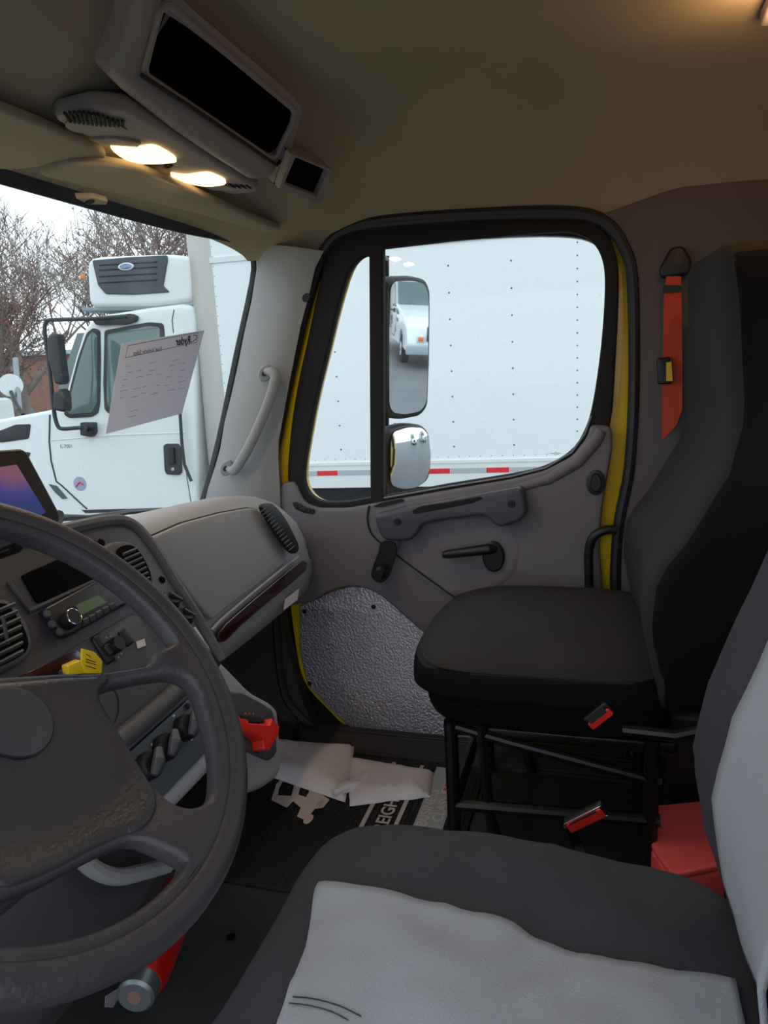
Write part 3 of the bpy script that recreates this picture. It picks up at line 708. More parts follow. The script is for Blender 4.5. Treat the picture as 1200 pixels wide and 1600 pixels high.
def dished(o, base=0.0):
    bm = bmesh.new(); bm.from_mesh(o.data)
    bmesh.ops.triangulate(bm, faces=bm.faces)
    for _ in range(3):
        es = [e for e in bm.edges if e.calc_length() > 0.018]
        if not es: break
        bmesh.ops.subdivide_edges(bm, edges=es, cuts=1, use_grid_fill=False)
        bmesh.ops.triangulate(bm, faces=bm.faces)
    for v in bm.verts:
        r = math.hypot(v.co.dot(WF.u), v.co.dot(WF.v)); v.co += WF.n*(dish(r)+base)
    bm.to_mesh(o.data); bm.free(); o.data.update()
    o.data.polygons.foreach_set('use_smooth', [True]*len(o.data.polygons)); o.data.set_sharp_from_angle(angle=math.radians(60))
sm = plate('spokes', WF, circ(0, 0, RM-0.006, n=72), 0.026, 'wheelskin', sw, holes=[h_up, h_r, h_l, h_dn], z=-0.014, bevel=0.009, seg=3, sharp=60)
dished(sm)
pd = wpx([(20, 1074), (100, 1067), (150, 1064), (166, 1072), (152, 1084), (146, 1103), (168, 1137), (202, 1192), (234, 1244), (238, 1272), (226, 1296), (208, 1311), (180, 1318), (137, 1338), (54, 1382), (0, 1403)])
pad_ = pd + [mirr(p) for p in reversed(pd[:12])]
hp_ = plate('hub_pad', WF, fillet(pad_, 0.015, 4), 0.026, 'wheelpad', sw, z=-0.008, bevel=0.012, seg=4, sharp=60)
dished(hp_)
k = MB(); k.disc(WF, 0.0, -0.006, 0.036, 0.004, 36, z=-0.024); k.build('horn_button', 'cluster', sw)
k = MB(); k.tube([WF.at(0.0365*math.cos(2*PI*i/36), -0.006+0.0365*math.sin(2*PI*i/36), -0.023) for i in range(36)], 0.0012, 6, closed=True); k.build('button_ring', 'black', sw)
k = MB(); k.tube([WF.at(0, 0, -0.052), WF.at(0, 0, -0.12), WF.at(0, 0, -0.2), WF.at(0, 0.02, -0.34)], [0.04, 0.05, 0.06, 0.06], 20); k.build('column_cover', 'black', sw)

# ignition key with yellow tag
ky = thing('key_tag', S.p3(130, 1060, 0.06), 'yellow plastic key tag hanging from the ignition key', 'key tag')
KT = Frame(S.p3(130, 1035, 0.07), V((0.95, -0.3, 0.05)), V((0, 0.1, 0.99)))
plate('tag_face', KT, fillet(KT.pxs([(125, 1013), (146, 1019), (158, 1033), (157, 1052), (132, 1052), (125, 1036)]), 0.002, 3), 0.004, 'tagyellow', ky, z=0, bevel=0.001)
plate('tag_stub', KT, fillet(KT.pxs([(104, 1040), (126, 1031), (135, 1052), (106, 1054)]), 0.002, 3), 0.016, 'tagyellow', ky, z=-0.014, bevel=0.002)
k = MB()
for y in (1022, 1030, 1034, 1040): k.tube([KT.p3(134, y, 0.0045), KT.p3(150 if y > 1025 else 142, y+5, 0.0045)], 0.0006, 4)
k.build('tag_print', 'ink', ky)
k = MB(); k.tube([KT.p3(106, 1049, -0.005), S.p3(95, 1052, 0.01)], 0.005, 8); k.build('key_shank', 'steel', ky)

# display unit at upper left
TF = Frame((-0.40, 0.76, 2.2), V((0.97, -0.2, 0.0)), V((0.0, 0.3, 0.95)))
tb = thing('tablet', TF.p3(60, 830), 'dark framed dash tablet showing a blue and violet screen', 'tablet')
plate('bezel', TF, fillet(TF.pxs([(-190, 740), (0, 702), (38, 697), (46, 703), (92, 800), (91, 812), (78, 825), (-120, 930)]), 0.008, 3), 0.03, 'black', tb, z=-0.03, bevel=0.005)
plate('screen', TF, TF.pxs([(-150, 765), (0, 731), (27, 725), (68, 800), (40, 816), (-110, 880)]), 0.002, 'display', tb, z=0.0)
k = MB(); k.tube([TF.p3(10, 840, -0.02), TF.p3(20, 850, -0.06), V((-0.42, 0.95, 2.08))], 0.014, 10); k.build('stand', 'black', tb)

# wiper outside the windshield
wp = thing('windshield_wiper', W.p3(200, 808, -0.05), 'black windshield wiper resting along the base of the glass', 'wiper')
k = MB(); k.tube([W.p3(x, y, -0.05) for x, y in [(95, 835), (150, 812), (200, 801), (250, 797), (285, 796)]], 0.006, 6); k.build('blade', 'black', wp)
k = MB(); k.tube([W.p3(x, y, -0.07) for x, y in [(95, 809), (140, 808), (175, 804), (215, 798), (262, 795)]], [0.010, 0.006, 0.008, 0.007, 0.004], 8); k.build('arm', 'black', wp)
k = MB(); k.tube([W.p3(92, 812, -0.08), W.p3(92, 804, -0.06)], 0.012, 10); k.build('pivot_cap', 'black', wp)

# paper sheet stuck to the windshield
sh = thing('paper_sheet', W.p3(170, 676, 0.01), 'white printed sheet taped inside the windshield, print seen mirrored', 'paper')
PG = W.shift(0.012)
plate('sheet', PG, PG.pxs([(190, 537), (319, 516), (284, 646), (165, 678)]), 0.0008, 'paper', sh)
PS = Frame(PG.p3(190, 537, 0.0012), PG.p3(319, 516)-PG.p3(190, 537), W.v)
TLp = PG.p3(190, 537, 0.0015)
du = (PG.p3(319, 516)-PG.p3(190, 537)); dv = (PG.p3(165, 678)-PG.p3(190, 537))
def pt(x, y, z=0.001): return PG.p3(x, y, z)
k = MB(); k.tube([pt(*p) for p in [(200, 540), (310, 519), (307, 535), (196, 559)]], 0.0006, 4, closed=True); k.build('header_box', 'ink', sh)
a, q = PG.px(297, 536); a2, q2 = PG.px(272, 540); DV = (a2-a, q2-q)
lettering('header_print', 'Ryder', PG, a, q, 0.030, 'ink', sh, z=0.001, mirror=True, shear=0.2, bold=0.0006, dirv=DV)
k = MB(); k.tube([pt(*p) for p in [(302, 524), (307, 524), (307, 529), (301, 534), (296, 534)]], 0.0011, 5); k.build('header_swoosh', 'ink', sh)
a, q = PG.px(252, 548); lettering('title_print', 'Fuel Vehicle Sales', PG, a, q, 0.017, 'inklight', sh, z=0.001, mirror=True, shear=0.2, dirv=DV)
k = MB(); random.seed(4)
for row in range(6):
    for c in (0, 1, 2, 3, 4, 5):
        x = 198+c*17+random.uniform(-4, 4)-row*1.5; y = 575-c*3+row*9.5+random.uniform(-2, 2); L = random.uniform(5, 12)
        if random.random() < 0.75: k.tube([pt(x, y), pt(x+L/2, y-1.6), pt(x+L, y-L*0.2)], 0.0005, 4)
for x, y in ((235, 617), (203, 643), (200, 652)): k.tube([pt(x, y), pt(x+12, y-3)], 0.0005, 4)
k.build('handwriting', 'inklight', sh)

# ------------------------------------------------------------------ overhead console, visors
CV = (V((0, 0.66, 2.93))-V((0, 0.80, 2.80))).normalized()
OF = Frame((0, 0.80, 2.80), (1, 0, 0), CV).shift(0.05)     # rear-facing face; n = u x v
oc = thing('overhead_console', (0.15, 0.8, 2.78), 'grey overhead console with dark open bin and two glowing dome lamps', 'console')
face = [(235, -30), (262, -8), (300, 18), (400, 100), (472, 160), (470, 195), (455, 245), (428, 275), (395, 285), (330, 245), (270, 205), (200, 150), (175, 125), (205, 60), (222, -10)]
cub = [(258, 18), (262, 12), (330, 68), (400, 125), (452, 170), (458, 180), (440, 225), (424, 240), (330, 180), (238, 118), (230, 108), (240, 65)]
plate('console_shell', OF, fillet(OF.pxs(face), 0.02, 4), 0.09, 'console', oc, holes=[fillet(OF.pxs(cub), 0.01, 3)], z=-0.085, bevel=0.022, seg=4)
plate('bin_back', OF, OF.pxs([(235, 0), (470, 160), (440, 260), (215, 120)]), 0.006, 'void', oc, z=-0.09)
cb_ = OF.pxs(cub); cm = (sum(p[0] for p in cb_)/len(cb_), sum(p[1] for p in cb_)/len(cb_))
plate('bin_liner', OF, [(cm[0]+(p[0]-cm[0])*1.05, cm[1]+(p[1]-cm[1])*1.08) for p in cb_], 0.085, 'void', oc, holes=[[(cm[0]+(p[0]-cm[0])*0.965, cm[1]+(p[1]-cm[1])*0.93) for p in cb_]], z=-0.089)
k = MB(); k.tube([OF.p3(x, y, 0.006) for x, y in fillet([(250, 14), (262, 6), (460, 172), (457, 190), (430, 246), (420, 246), (228, 118), (226, 106)], 6, 3)], 0.006, 8, closed=True); k.build('bin_rim', 'console', oc)
k = MB(); k.tube([OF.p3(x, y, 0.012) for x, y in [(222, 118), (300, 168), (380, 222), (432, 258), (448, 240)]], 0.004, 8); k.build('face_crease', 'groove', oc)
# bottom face
BF = Frame((0, 0.82, 2.775), (1, 0, 0), (0, -0.96, -0.02))   # n faces down
BF = Frame((0, 0.82, 2.775), (1, 0, 0), V((0, -1, 0.16)))
assert BF.n.z < 0
bot = [(84, 180), (90, 172), (150, 158), (200, 162), (260, 198), (340, 248), (405, 288), (400, 295), (360, 299), (310, 284), (235, 250), (190, 230), (130, 205)]
plate('lamp_base', BF, fillet(BF.pxs(bot), 0.012, 3), 0.03, 'console', oc, z=-0.02, bevel=0.010, seg=3)
gr = plate('speaker_grille', BF, fillet(BF.pxs([(98, 180), (128, 168), (150, 167), (198, 192), (192, 197), (150, 199), (115, 195), (100, 188)]), 0.006, 3), 0.003, 'console', oc, z=0.010, bevel=0.001)
k = MB()
for i in range(13):
    t = i/12; x = 108+82*t
    k.tube([BF.p3(x-2+8*t-5, 176-6*math.sin(PI*min(t*1.2, 1))+13*t, 0.014), BF.p3(x+2, 190+7*t+2*math.sin(PI*t), 0.014)], 0.0028, 5)
k.build('grille_slots', 'groove', gr)
for nm, pts in (('dome_lens', [(170, 218), (180, 216), (205, 220), (235, 216), (255, 224), (273, 237), (262, 241), (220, 242), (190, 234)]), ('dome_lens', [(264, 262), (290, 264), (320, 260), (335, 264), (350, 272), (345, 277), (318, 279), (290, 274)])):
    o = plate(nm, BF, spline(BF.pxs(pts), 3), 0.010, 'domelens', oc, z=0.008, bevel=0.003)
    o['label'] = 'glowing warm white dome lamp lens'
k = MB(); a, q = BF.px(261, 250); k.disc(BF, a, q, 0.009, 0.003, 14, z=0.010); k.build('bolt', 'groove', oc)
for pts in ([(136, 205), (175, 203), (218, 211), (212, 217), (175, 214), (160, 213)], [(308, 279), (345, 279), (368, 285), (360, 288), (330, 287)]):
    plate('rocker_switch', BF, fillet(BF.pxs(pts), 0.002, 2), 0.006, 'switchgrey', oc, z=0.009, bevel=0.001)
k = MB()
for i in range(6): k.tube([BF.p3(340+i*9, 287+i*0.6, 0.012), BF.p3(352+i*8, 293+i*0.3, 0.012)], 0.002, 5)
k.build('grille_slots', 'groove', oc)
# lamps' own light
for (x, y) in ((222, 228), (308, 269)):
    p = BF.p3(x, y, 0.03); ld = bpy.data.lights.new('dome_lamp', 'AREA'); ld.shape = 'RECTANGLE'; ld.size = 0.09; ld.size_y = 0.03
    ld.energy = 0.6; ld.color = (1.0, 0.72, 0.42); lo = bpy.data.objects.new('dome_lamp', ld); COL.objects.link(lo); lo.location = p
    lo.rotation_euler = (math.radians(-8), 0, 0)
# small side bin right of the console
SF = Frame((0, 0.76, 2.82), (1, 0, 0), CV).shift(0.07)
sb = thing('storage_bin', SF.p3(478, 300), 'small black open storage bin in the headliner right of the overhead console', 'storage bin')
plate('bin_frame', SF, fillet(SF.pxs([(455, 240), (520, 266), (518, 280), (500, 318), (492, 318), (436, 296)]), 0.006, 3), 0.05, 'console', sb, holes=[fillet(SF.pxs([(462, 246), (514, 268), (496, 308), (444, 288)]), 0.004, 3)], z=-0.05, bevel=0.002)
plate('bin_back', SF, SF.pxs([(455, 240), (520, 266), (500, 318), (436, 296)]), 0.004, 'void', sb, z=-0.020)
# visors: flat pads under the header
def visor(name, pts, lab, zz):
    VS = Frame((0, 0.93, zz), (1, 0, 0), V((0, -1, 0.26)))
    t = thing(name, VS.p3(*pts[0]), lab, 'sun visor', 'sun visors')
    plate('visor_pad', VS, fillet(VS.pxs(pts), 0.03, 5), 0.02, 'visor', t, z=-0.006, bevel=0.008, seg=3)
    return t, VS
v2, VS = visor('sun_visor', [(50, 262), (105, 246), (150, 243), (215, 254), (300, 290), (390, 332), (440, 352), (415, 358), (300, 325), (160, 290), (90, 272)], 'tan sun visor folded up over the passenger side of the windshield', 2.733)
clp = plate('visor_clip', VS, fillet(VS.pxs([(112, 291), (140, 290), (163, 297), (160, 302), (130, 301)]), 0.003, 3), 0.012, 'visor', v2, z=0.012, bevel=0.002)
k = MB(); a, q = VS.px(134, 296); k.disc(VS, a, q, 0.010, 0.002, 12, z=0.024); k.build('clip_slot', 'groove', clp)
v1, VS = visor('sun_visor', [(-260, 30), (0, 158), (60, 182), (120, 208), (165, 232), (158, 242), (60, 250), (0, 256), (-260, 200)], 'tan sun visor folded up at the left over the driver side of the windshield', 2.745)
# rear dome lamp on the headliner, out of frame, that lights the ceiling behind
dl = thing('rear_dome_lamp', (0.35, -0.28, 2.90), 'small warm reading lamp on the rear headliner', 'lamp')
k = MB(); k.rbox((0.35, -0.30, 2.92), (0.12, 0.08, 0.03), 0.008); k.build('lamp_housing', 'console', dl)
ld = bpy.data.lights.new('reading_lamp', 'POINT'); ld.energy = 0.9; ld.color = (1.0, 0.55, 0.22); ld.shadow_soft_size = 0.02
lo = bpy.data.objects.new('reading_lamp', ld); COL.objects.link(lo); lo.location = (0.30, -0.27, 2.86)
k = MB(); k.rbox((0.35, -0.30, 2.902), (0.08, 0.05, 0.012), 0.004); k.build('lamp_lens', 'domelens', dl)

# ------------------------------------------------------------------ outside mirrors
MR = thing('side_mirrors', (1.28, 0.70, 1.85), 'tall flat side mirror above a small convex mirror outside the passenger window', 'mirror')
nm = V((-0.52, -0.854, 0.0)); nm.normalize()
def mirror(poly, cx_, cy_, name, tilt, curve=0, yaw=0.0):
    n = Matrix.Rotation(yaw, 3, 'Z') @ nm; n = (n + V((0, 0, tilt))).normalized()
    c = D.p3(cx_, cy_, -0.33); u = V((0, 0, 1)).cross(n).normalized(); v = n.cross(u)
    if u.dot(RT) < 0: pass
    f = Frame(c, u, v)
    out = fillet(f.pxs(poly), 0.03, 6)
    cxm = sum(p[0] for p in out)/len(out); cym = sum(p[1] for p in out)/len(out)
    sh_ = plate(name, f, out, 0.06, 'truckblack', MR, z=-0.062, bevel=0.016, seg=3)
    inn = [(cxm+(p[0]-cxm)*0.83, cym+(p[1]-cym)*0.925) for p in out]
    if not curve:
        plate('mirror_glass', f, inn, 0.003, 'mirrorglass', sh_, z=0.0)
    else:
        b = MB(); rings = []; R_ = curve
        def zz(a, q): return math.sqrt(max(R_*R_-(a-cxm)**2-(q-cym)**2, 0))-R_+0.022
        for s_ in [1-i/14 for i in range(14)]+[0.02]:
            rings.append([f.at(cxm+(p[0]-cxm)*s_, cym+(p[1]-cym)*s_, zz(cxm+(p[0]-cxm)*s_, cym+(p[1]-cym)*s_)) for p in inn])
        b.loft(rings, cap=False); b.f.append(list(range(14*len(inn), 15*len(inn)))); b.build('mirror_glass', 'mirrorglass', sh_, sharp=80)
    return f
mirror([(604, 440), (612, 431), (645, 430), (668, 436), (675, 455), (674, 560), (671, 635), (660, 650), (630, 656), (608, 653), (601, 640), (601, 500)], 637, 543, 'flat_mirror', -0.065)
mirror([(602, 690), (608, 672), (635, 663), (662, 664), (673, 676), (677, 715), (673, 750), (655, 764), (625, 768), (604, 762), (600, 740)], 638, 715, 'convex_mirror', -0.1, curve=0.42)
k = MB(); k.tube([D.p3(603, 400, -0.40), D.p3(603, 560, -0.40), D.p3(603, 800, -0.38)], 0.012, 10); k.build('mirror_post', 'black', MR)
k = MB(); k.tube([D.p3(603, 405, -0.40), D.p3(590, 400, -0.2), D.p3(580, 398, -0.05)], 0.010, 8); k.build('mirror_arm', 'black', MR)
k = MB(); k.tube([D.p3(603, 795, -0.38), D.p3(590, 800, -0.2), D.p3(580, 800, -0.06)], 0.010, 8); k.build('mirror_arm', 'black', MR)

# ------------------------------------------------------------------ passenger seat
mat('seatshade', (20, 19, 20), 0.85, bump=0.2, bs=400, spec=0.15)  # seat fabric darkened to stand in for shade
def shade_faces(o, m2, thr):
    # side and rear faces darkened: shade put into the seat colour
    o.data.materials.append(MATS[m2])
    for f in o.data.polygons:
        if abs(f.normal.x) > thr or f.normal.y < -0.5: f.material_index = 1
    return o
ps = thing('passenger_seat', (0.57, 0.15, 1.12), 'black fabric passenger seat on a tubular black frame by the far door', 'seat')
def cush(r, w):
    x, y, z = r
    if w.z > 0: z += 0.020*(1-w.x**2)*(1-w.y**2) - 0.018*max(w.y, 0)**3
    y += 0.03*(1-w.x**2)*(1 if w.y > 0 else 0)*abs(w.y)
    if w.z < 0: y -= 0.03*max(w.y, 0); x += 0.015*(-w.x)
    return V((x, y, z))
softbox((0.575, 0.135, 1.618), (0.60, 0.57, 0.20), 5, 18, cush).build('seat_cushion', 'seatblack', ps, 80)
cu_ = [o_ for o_ in ps.children if o_.name.startswith('seat_cushion')][0]; cu_.data.materials.append(MATS['seatshade'])
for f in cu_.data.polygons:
    if f.center.z + 1.12 < 1.682 and f.normal.z < 0.5: f.material_index = 1  # lower cushion flanks painted darker as shade
k = MB(); k.tube([V((0.575+0.292*sx, 0.135+0.278*sy, 1.684)) for sx, sy in [(math.copysign(abs(math.cos(t))**0.4, math.cos(t)), math.copysign(abs(math.sin(t))**0.4, math.sin(t))) for t in [2*PI*i/48 for i in range(48)]]], 0.004, 6, closed=True)
k.build('seat_piping', 'seatblack', ps)
FT = [(1.60, -0.085), (1.68, -0.075), (1.81, -0.045), (1.90, -0.050), (2.03, -0.13), (2.12, -0.18), (2.22, -0.205), (2.40, -0.195), (2.58, -0.18)]
def backfn(r, w):
    z = r.z; f = interp(FT, z); th_ = interp([(1.6, 0.10), (1.9, 0.20), (2.2, 0.14), (2.55, 0.11)], z)
    y = f - (1-w.y)/2*th_
    x = r.x; cx_ = 0.565; hw = interp([(1.6, 0.29), (1.8, 0.315), (2.1, 0.30), (2.25, 0.27), (2.5, 0.25)], z)
    x = cx_ + w.x*hw
    if w.y > 0: y -= 0.035*(1-w.x**2)**1.0*interp([(1.6, 0.3), (1.85, 1.0), (2.15, 0.6), (2.3, 0.15)], z)*w.y
    return V((x, y - 0.02*abs(w.x)**6 + 0.015*w.x, z))
shade_faces(softbox((0.565, 0, 2.07), (0.6, 0.2, 0.94), 9, 24, backfn).build('backrest', 'seatblack', ps, 80), 'seatshade', 0.72)
def tb_(path, r, nm_='frame_tube'):
    k = MB(); k.tube(path, r, 10); return k.build(nm_, 'frameblack', ps)
for x0 in (0.31, 0.82):
    tb_([(x0, 0.33, 1.55), (x0, 0.33, 1.30), (x0, 0.325, 1.13)], 0.016, 'leg')
    tb_([(x0, 0.26, 1.55), (x0+0.01, 0.25, 1.32), (x0+0.01, 0.20, 1.13)], 0.014, 'leg')
    tb_([(x0, -0.10, 1.55), (x0, -0.10, 1.13)], 0.016, 'leg')
    tb_([(x0, 0.33, 1.34), (x0, -0.12, 1.36)], 0.014)
    tb_([(x0, 0.34, 1.54), (x0, 0.20, 1.51), (x0, -0.12, 1.45)], 0.011)
tb_([(0.31, 0.33, 1.34), (0.82, 0.33, 1.34)], 0.014)
k = MB(); k.rbox((0.565, 0.10, 1.525), (0.5, 0.5, 0.03), 0.008); k.build('seat_pan', 'frameblack', ps)
k = MB(); k.tube([(0.27, -0.04, 1.585), (0.265, -0.14, 1.585), (0.27, -0.22, 1.61)], 0.013, 10); k.build('recliner_bar', 'frameblack', ps)
k = MB(); k.rbox((0.72, -0.24, 1.32), (0.40, 0.20, 0.38), 0.02); k.build('rear_support', 'frameblack', ps)
def buckle(name, loc, rz, ry, lab, w_=0.05, h_=0.022):
    t = thing(name, loc, lab, 'seat belt buckle'); ORG[t.name] = V(loc)
    R_ = Matrix.Rotation(rz, 3, 'Z') @ Matrix.Rotation(ry, 3, 'Y')
    k = MB(); k.rbox(V(loc), (w_*1.5, 0.014, h_*1.5), 0.004, R_); k.build('buckle_case', 'black', t)
    k = MB(); k.rbox(V(loc)+R_ @ V((0.0, -0.007, 0.002)), (w_*1.25, 0.008, h_*0.9), 0.003, R_); k.build('release_button', 'red', t)
    k = MB(); k.box(V(loc)+R_ @ V((0.0, -0.0075, h_*0.62)), (w_*0.8, 0.008, 0.003), R_); k.build('slot', 'steel', t)
    return t
def buck(px_, x_, lab, half, wid):
    X = Frame((x_, 0, 0), (0, -1, 0), (0, 0, 1)); (ax_, ay_), (bx_, by_) = px_
    a = X.p3(ax_, ay_); b_ = X.p3(bx_, by_); c = (a+b_)/2; u = (b_-a); L = u.length; u.normalize()
    f = Frame(c, u, V((-0.5, 0, 0.85)) if False else V((-1, 0, 0)).cross(u))
    if f.n.x > 0: f = Frame(c, u, -V((-1, 0, 0)).cross(u))
    t = thing('belt_buckle', c-V((0, 0, 0.02)), lab, 'seat belt buckle')
    plate('buckle_case', f, rect(-L*0.56, -wid*0.62, L*0.56, wid*0.62, 0.006), 0.02, 'black', t, z=-0.02, bevel=0.004)
    plate('release_button', f, rect(-L*0.5, -wid*0.5, L*0.5, wid*half, 0.004), 0.007, 'red', t, z=-0.003, bevel=0.002)
    plate('slot', f, rect(-L*0.38, wid*(half-0.15), L*0.38, wid*0.45), 0.006, 'truckblack', t, z=-0.001)
    return t, f, L
t1, f1, L1 = buck(((920, 1133), (952, 1108)), 0.262, 'red and black belt buckle on the side of the passenger seat cushion', 0.15, 0.026)
t2, f2, L2 = buck(((888, 1294), (942, 1268)), 0.05, 'red seat belt buckle with pale edge standing beside the driver seat cushion', 0.45, 0.020)
k = MB(); k.tube([f2.at(-L2*0.5, 0, -0.01), f2.at(-L2*0.7, -0.05, -0.02), V((-0.1, -0.02, 1.45)), V((-0.29, 0.0, 1.43))], 0.010, 8); k.build('buckle_stalk', 'black', t2)
k = MB(); k.tube([f2.at(-L2*0.52, 0.010, 0.0), f2.at(L2*0.52, 0.011, 0.0), f2.at(L2*0.54, -0.010, 0.0), f2.at(-L2*0.5, -0.010, 0.0)], 0.0012, 6, closed=True); k.build('buckle_edge', 'chrome', t2)

# bent bar by the door behind the seat
k = MB(); k.tube(spline([D.p3(963, 828, 0.05), D.p3(944, 829, 0.055), D.p3(927, 840, 0.055), D.p3(920, 862, 0.05), D.p3(920, 900, 0.045), D.p3(921, 960, 0.04), D.p3(924, 1000, 0.03)], 5, False), 0.013, 12)
props(k.build('grab_rail', 'black'), 'black bent tube rail between passenger seat back and door', 'rail')

# passenger seat belt on the side wall
bl = thing('seat_belt', D.p3(1040, 690, 0.03), 'bright orange seat belt webbing hanging on the side wall behind the passenger seat', 'seat belt')
BL = D.shift(0.035)
plate('webbing', BL, BL.pxs([(1041, 432), (1064, 432), (1066, 560), (1066, 640), (1056, 665), (1034, 688), (1035, 600), (1037, 470)]), 0.004, 'orangebelt', bl)
plate('belt_guide', BL, fillet(BL.pxs([(1048, 386), (1068, 384), (1082, 408), (1076, 430), (1034, 436), (1030, 420)]), 0.012, 4), 0.035, 'black', bl, z=-0.03, bevel=0.008)
plate('guide_slot', BL, BL.pxs([(1036, 446), (1064, 446), (1064, 456), (1036, 458)]), 0.008, 'black', bl, z=0.002)
plate('belt_clip', BL, fillet(BL.pxs([(1026, 560), (1046, 557), (1048, 600), (1028, 600)]), 0.004, 3), 0.03, 'black', bl, z=-0.01, bevel=0.004)
plate('clip_tag', BL, BL.pxs([(1040, 566), (1048, 565), (1050, 595), (1040, 595)]), 0.004, 'tagyellow', bl, z=0.02)

# ------------------------------------------------------------------ driver seat
ds = thing('driver_seat', (-0.5, 0.1, 1.12), 'driver seat in a black and light grey cover, nearest the camera', 'seat')
def dh(x, y):
    """top surface of driver cushion"""
    u = (x+0.50)/0.26; v = (y-0.12)/0.30
    z = 1.695 - 0.012*max(0, u)**4*0 + 0.02*(abs(u)**3)*0.6 - 0.018
    z += 0.012*math.sin(2.3*v+0.6) + 0.009*noise.noise(V((x*9, y*9, 0)))+0.005*noise.noise(V((x*26+y*14, y*22, 3)))
    return z
def dc(r, w):
    x, y, z = r
    if w.z > 0: z = 1.58 + (dh(x, y)-1.58)*(w.z**0.9)
    return V((x, y, z))
softbox((-0.515, 0.11, 1.60), (0.55, 0.60, 0.20), 6, 30, dc).build('seat_cushion', 'coverblack', ds, 80)
# grey insert on the cushion
ins = S.__class__((0, 0, 1.68), (1, 0, 0), (0, 1, 0))
ol = spline(ins.pxs([(499, 1387), (560, 1400), (650, 1420), (740, 1437), (800, 1450), (850, 1472), (920, 1489), (1000, 1500), (1080, 1506), (1150, 1514)]), 4, closed=False)
left = spline(ins.pxs([(499, 1387), (504, 1405), (502, 1440), (490, 1480), (475, 1530), (450, 1600), (435, 1650)]), 4, closed=False)
g = MB(); nr, ncx = len(ol), 26
rows = []
for i, (x, y) in enumerate(ol):
    row = []
    t = i/(nr-1)
    for j in range(ncx+1):
        s_ = j/ncx
        # left edge curve gives y at the front; interpolate across
        li = left[min(int(s_*(len(left)-1)), len(left)-1)]
        xx = x + (-0.72-x)*s_
        yo = li[1]-left[0][1]
        yy = y + yo*(1-t)
        L = max(abs((xx+0.515)/0.275), abs((yy-0.11)/0.30))
        base = dc(V((xx, yy, 1.7)), V(((xx+0.515)/0.275, (yy-0.11)/0.30, 1)).normalized()*1.0) if False else None
        a_ = abs((xx+0.515)/0.275)**6 + abs((yy-0.11)/0.30)**6
        wz = max(1-a_, 0.0)**(1/6)
        z = 1.58 + (dh(xx, yy)-1.58)*(wz**0.9) + 0.0035
        row.append(V((xx, yy, z)))
    rows.append(row)
g.loft([r for r in rows], closed=False, cap=False)
oi = g.build('seat_insert', 'covergrey', ds, 80); oi['label'] = 'light grey fabric insert'
md = oi.modifiers.new('s', 'SOLIDIFY'); md.thickness = 0.006; md.offset = 0
# stitching lines on the insert
def on_top(px_, py_, dz=0.007):
    a, q = ins.px(px_, py_)
    for _ in range(3):
        f_ = Frame((0, 0, dh(a, q)), (1, 0, 0), (0, 1, 0)); a, q = f_.px(px_, py_)
    return V((a, q, dh(a, q)+dz))
k = MB()
for L in ([(458, 1566), (490, 1569), (530, 1580), (565, 1597)], [(452, 1576), (485, 1580), (520, 1590), (545, 1603)]): k.tube([on_top(*p) for p in spline(L, 3, False)], 0.0008, 4)
k.build('stitching', 'ink', ds)
# backrest with side bolster
DB = [(1.60, -0.14), (1.70, -0.115), (1.78, -0.095), (1.86, -0.085), (1.95, -0.10), (2.03, -0.125), (2.11, -0.15), (2.2, -0.19), (2.4, -0.25)]
def dback(r, w):
    z = r.z; f = interp(DB, z)
    y = f - (1-w.y)/2*0.17
    if w.y > 0: y -= 0.05*(1-w.x**2)*w.y
    hw = interp([(1.6, 0.245), (1.9, 0.265), (2.2, 0.23), (2.6, 0.19)], z)
    return V((-0.53+w.x*hw, y, z))
softbox((-0.53, 0, 2.08), (0.5, 0.2, 1.0), 5, 24, dback).build('backrest', 'coverblack', ds, 80)
b = MB(); rows = []
for i in range(25):
    z = 1.66+0.80*i/24; f = interp(DB, z); hw = interp([(1.6, 0.245), (1.9, 0.265), (2.2, 0.23), (2.6, 0.19)], z)
    row = []
    for j in range(17):
        wx = -0.5+1.0*j/16
        wy = max(1-abs(wx)**5-abs((z-2.08)/0.5)**5, 0)**(1/5)
        y = f-(1-wy)/2*0.17-0.05*(1-wx**2)*wy+0.004
        row.append(V((-0.53+wx*hw, y, z)))
    rows.append(row)
b.loft(rows, closed=False, cap=False); bi = b.build('back_insert', 'covergrey', ds, 80); bi['label'] = 'light grey fabric insert'
md = bi.modifiers.new('s', 'SOLIDIFY'); md.thickness = 0.006; md.offset = 0
k = MB(); k.rbox((-0.5, 0.05, 1.36), (0.40, 0.44, 0.34), 0.03); k.build('seat_base', 'frameblack', ds)
k = MB(); k.rbox((-0.5, 0.08, 1.145), (0.46, 0.56, 0.05), 0.01); k.build('seat_rail', 'frameblack', ds)

# red box between the seats
RB = Frame((0, 0, 1.30), (1, 0, 0), (0, 1, 0))
rb = thing('red_case', (0.38, -0.17, 1.12), 'bright red plastic case standing between the two seats', 'case')
top_ = RB.pxs([(1013, 1268), (1095, 1260), (1135, 1360), (1050, 1378), (1018, 1330)])
plate('case_body', RB, fillet(top_, 0.008, 3), 0.17, 'redclear', rb, z=-0.17, bevel=0.008)
plate('case_lid', RB, fillet(top_, 0.008, 3), 0.014, 'redclear', rb, z=0.0015, bevel=0.005)

